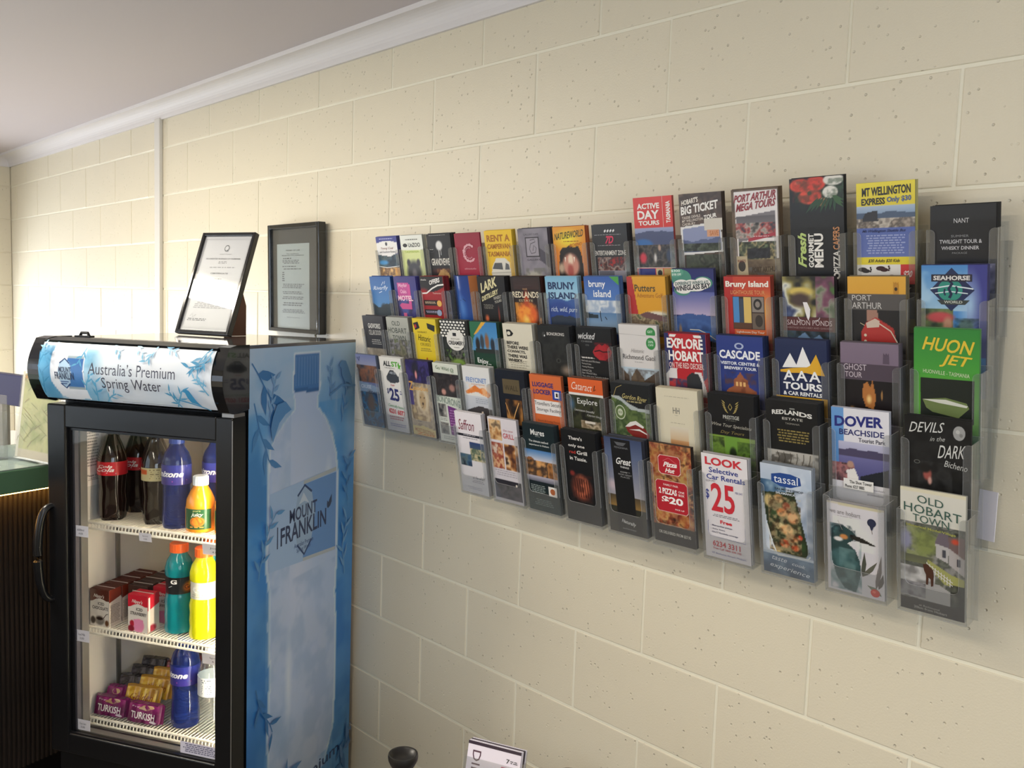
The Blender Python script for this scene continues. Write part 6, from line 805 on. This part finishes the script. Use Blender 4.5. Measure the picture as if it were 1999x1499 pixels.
B(5, 10, 'white car rental brochure with a big red 25 and red phone number', [('G', 0, 0, 1, 1, 'e4dfe0', 'd0ccd0'), ('t', .08, .03, .90, .105, 'LOOK', 'c8343e', 'B'), ('t', .16, .125, .80, .175, 'Selective', '34408a', 'b'), ('t', .10, .19, .94, .24, 'Car Rentals', '34408a', 'b'), ('t', .08, .25, .3, .27, 'FROM ONLY', '7a7a86', '', -.01), ('t', .06, .34, .14, .44, '$', '34408a', 'b'), ('t', .18, .27, .70, .545, '25', 'c8303c', 'b'), ('t', .72, .32, .88, .34, 'PER DAY', '4a5490'), ('T', .15, .57, .85, .60, 2, '8a8890', 2), ('t', .36, .62, .62, .655, 'Free', 'c8343e', 'B'), ('l', [(.10, .64), (.08, .66), (.08, .76), (.12, .79), (.90, .80), (.90, .66)], .008, '6a70a0'), ('t', .14, .675, .62, .695, '- Metropolitan pickups', '5a5a70', 'b'), ('t', .14, .71, .46, .725, '- Baby Seats', '5a5a70', 'b'), ('t', .14, .74, .74, .76, '- RACT Roadside coverage', '5a5a70', 'b'), ('t', .17, .83, .78, .885, '6234 3311', 'c03a44', 'b'), ('t', .18, .895, .80, .915, 'Free Call 1800 300 102', 'c0606a', 'b'), ('t', .14, .945, .9, .965, '47 Bathurst Street, Hobart', '7a7eb0')], 'e4dfe0', thick=.012, edge='c0bcbc')
B(5, 11, 'pale blue seafood brochure with a dark oval name badge and a platter of salmon salad', [('G', 0, 0, 1, .2, 'c0cad8', 'a8b8cc'), ('B', 0, 0, 1, .9, 'd8dee6', 4, 3, .6), ('N', .6, .2, 1, .8, ['9aa8bc', 'c0c8d4', '7a8aa0'], 3, 4), ('N', 0, .14, .5, .28, ['2a4a68', '4a6a88', '8aa4b8'], 5, 2), ('P', [(.02, .26), (.66, .22), (.92, .74), (.85, .80), (.3, .80), (.12, .6)], '2a3420'), ('N', .9, .9, 1, 1, ['2a3a52', '4a5c74'], 4, 3), ('G', 0, .82, 1, 1, '5a7490', '2e4258'), ('B', 0, .8, 1, 1, '8aa0b4', 5, 8, .5)] + [('E', x, y, a, b_, c, .4) for x, y, a, b_, c in ((.15, .33, .12, .07, 'c8b078'), (.35, .30, .12, .05, 'b88a58'), (.5, .36, .1, .05, '8a4a34'), (.4, .42, .14, .05, 'c07848'), (.62, .45, .14, .07, 'c88a5c'), (.35, .55, .12, .04, 'd8c890'), (.5, .57, .16, .06, 'd09a64'), (.6, .64, .14, .05, 'b87044'), (.75, .62, .06, .03, 'c8442c'), (.45, .70, .12, .05, 'c0502c'), (.65, .72, .1, .04, 'b04a28'), (.3, .77, .12, .03, 'd0b878'), (.25, .45, .08, .06, '34482a'), (.7, .55, .08, .05, '3a4e2c'), (.8, .7, .07, .05, '2e4424'))] + [('B', .14, .28, .78, .78, '3a2a1a', 13, 3, .75), ('B', .14, .28, .78, .78, 'dcc898', 15, 8, .5)] + [('l', [(.10, .55), (.2, .72), (.3, .82), (.9, .80), (.94, .77)], .03, 'd4d8d8'), ('p', [(.22, .085), (.4, .065), (.6, .065), (.78, .085), (.80, .15), (.6, .185), (.4, .185), (.22, .15)], '24488c'), ('t', .27, .085, .74, .155, 'tassal', 'e8ecf2', ''), ('t', .28, .20, .84, .22, 'SALMON SHOP', '3a4450', 'b'), ('t', .30, .235, .68, .255, 'SALAMANCA', 'd8dee6', 'b'), ('t', .18, .835, .48, .87, 'taste', 'd8dee6', 'i', .01), ('t', .58, .855, .84, .885, 'cook', 'd8dee6', 'i', .01), ('t', .14, .90, .92, .95, 'experience', 'd8dee6', 'i', .03)], 'c0cad8', thick=.012, edge='a0a8b0')
kf = [('G', 0, 0, 1, .10, 'c8c0b0', 'c4baa8'), ('G', 0, .02, 1, 1, 'd0ccd0', 'c8c4c8'), ('G', .2, 0, .95, .03, 'c0b89a', 'c8c0a4'), ('B', .1, .15, .9, .5, 'd8dcd0', 3, 2, .5),
      ('P', [(.08, .30), (.16, .26), (.3, .25), (.46, .30), (.52, .34), (.46, .40), (.36, .44), (.5, .5), (.58, .62), (.6, .74), (.55, .88), (.5, .98), (.3, .96), (.16, .84), (.08, .66), (.06, .45)], '2c4444'), ('B', .05, .24, .6, .98, '4a6e70', 4, 5, .7), ('B', .05, .24, .5, .4, '16242a', 12, 4, .6), ('P', [(.40, .33), (.62, .35), (.85, .405), (.84, .415), (.58, .40), (.42, .38)], '26241f'), ('E', .3, .375, .09, .035, 'c08048', .4), ('E', .2, .41, .1, .03, 'd8d4d0', .4), ('E', .44, .35, .03, .015, '101010', .3), ('B', .2, .5, .5, .9, '7a9a98', 5, 8, .5)]
B(5, 12, 'short white brochure with a painted kingfisher and a dark balloon, set low in its pocket', kf + [('f', (.62, .78), (.66, .50), .05, '4a4c42'), ('f', (.62, .78), (.88, .58), .05, '5a5a4e'), ('f', (.85, .9), (.95, .5), .05, '6a625e'), ('f', (.95, .95), (.7, .86), .06, '6a7460'), ('f', (.9, .88), (.98, .7), .05, '5a5450'), ('e', .84, .93, .08, .045, 'c03c30'), ('e', .82, .92, .03, .016, 'd86a58'), ('e', .79, .16, .075, .045, '2c3048'), ('p', [(.75, .19), (.83, .19), (.80, .24), (.78, .24)], '2c3048'), ('l', [(.79, .24), (.8, .28)], .008, '6a5a4a'), ('t', .05, .075, .60, .125, 'we are hobart', '8a8688', '', .01), ('T', .15, .145, .5, .155, 1, 'a8a4a6', 2), ('l', [(.2, .2), (.28, .3)], .006, 'a09a94')], 'd0ccd0', h=.162, vs=.162, thick=.008, edge='b8b4b4', sheets=3, cell=.0014)
bpy.context.view_layer.objects.active = None
B(5, 13, 'large print village brochure with green serif title above a street with a brown horse', [('G', 0, 0, 1, .28, 'd8d0b4', 'd0ccc0'), ('G', 0, .03, 1, .26, 'd4d0c4', 'cccabe'), ('N', 0, .27, 1, 1, ['3a3c38', '6a6c62', '4c4e48', '8a8884', '56584a'], 6, 3), ('E', .40, .42, .25, .14, '6a7244', .5), ('B', .1, .3, .65, .55, '8a9454', 9, 3, .6), ('E', .08, .42, .12, .1, '8a8aa0', .5), ('P', [(.55, .40), (.60, .33), (.74, .32), (.76, .42), (.74, .55), (.56, .52)], 'b0acaa'), ('P', [(.54, .41), (.60, .32), (.74, .32), (.76, .43)], '6a6068'), ('P', [(.76, .43), (1, .36), (1, .64), (.76, .56)], 'a8a2a0'), ('P', [(.74, .34), (1, .33), (1, .50), (.76, .43)], '6e5a58'), ('E', .85, .37, .08, .03, 'c04a34', .6), ('G', 0, .54, .5, .60, '5a5c4a', '6a6c50'), ('P', [(.42, .55), (.8, .64), (1, .66), (1, .74), (.7, .73), (.45, .62)], '9a9a5c'), ('N', 0, .63, .55, .80, ['a8a6a2', 'c0bebc', '7a7876'], 5, 4), ('P', [(.05, .78), (.6, .74), (.85, .80), (.8, .92), (0, .88)], '9c9a98'), ('N', 0, .76, .4, .88, ['4a484a', '8a888a', '6a686a'], 6, 9), ('G', 0, .90, 1, 1, '34302c', '2a2622'), ('N', .78, .72, 1, .9, ['3a3c34', '2c2c28', '5a5c50'], 6, 4)] +
  [('l', [(.42 + .045 * k, .575 + .012 * k), (.42 + .045 * k, .625 + .014 * k)], .012, 'd0ccc4') for k in range(9)] + [('l', [(.42, .585), (.82, .70)], .012, 'd0ccc4'), ('l', [(.42, .61), (.82, .725)], .012, 'd0ccc4'), ('p', [(.36, .60), (.42, .59), (.52, .63), (.53, .68), (.52, .76), (.49, .77), (.48, .71), (.45, .70), (.44, .76), (.41, .76), (.41, .68), (.38, .65)], '4a2e22'), ('r', .66, .45, .71, .51, '4a4a50'), ('r', .88, .50, .93, .56, '4a4a50'),
   ('t', .27, .045, .67, .105, 'OLD', '3c5a50', '', .022), ('t', .06, .115, .94, .185, 'HOBART', '3c5a50', '', .035), ('t', .20, .20, .76, .26, 'TOWN', '3c5a50', '', .022), ('t', .10, .285, .86, .31, 'Historical Model Village', 'a8a85a', 'b', .022), ('t', .30, .935, .62, .95, 'at Richmond', 'a8a49c', '', .005), ('t', .22, .955, .74, .975, '20km from Hobart', 'b0aca4', '', .006)], 'd8d0b4', thick=.006, edge='a8a69c', sheets=2, cell=.0013)
# small card with a phone line taped across the empty top of the kingfisher pocket
x, y, z = pocket_origin(5, 12)
cd = empty('name_card', (x - .034, y - .0010, z + .179), 0, 'small white card with two printed lines above the kingfisher brochure', 'card'); cd.rotation_euler = (RA, 0, 0)
cdm = art('card', .052, .019, [('t', .2, .12, .95, .42, 'The Shot Tower', '3a3a3a', 'b'), ('t', .05, .55, .7, .85, 'Phone: 6227 8885', '3a3a3a', 'b')], .01, 'e4e2de', parent=cd)
EX = 1
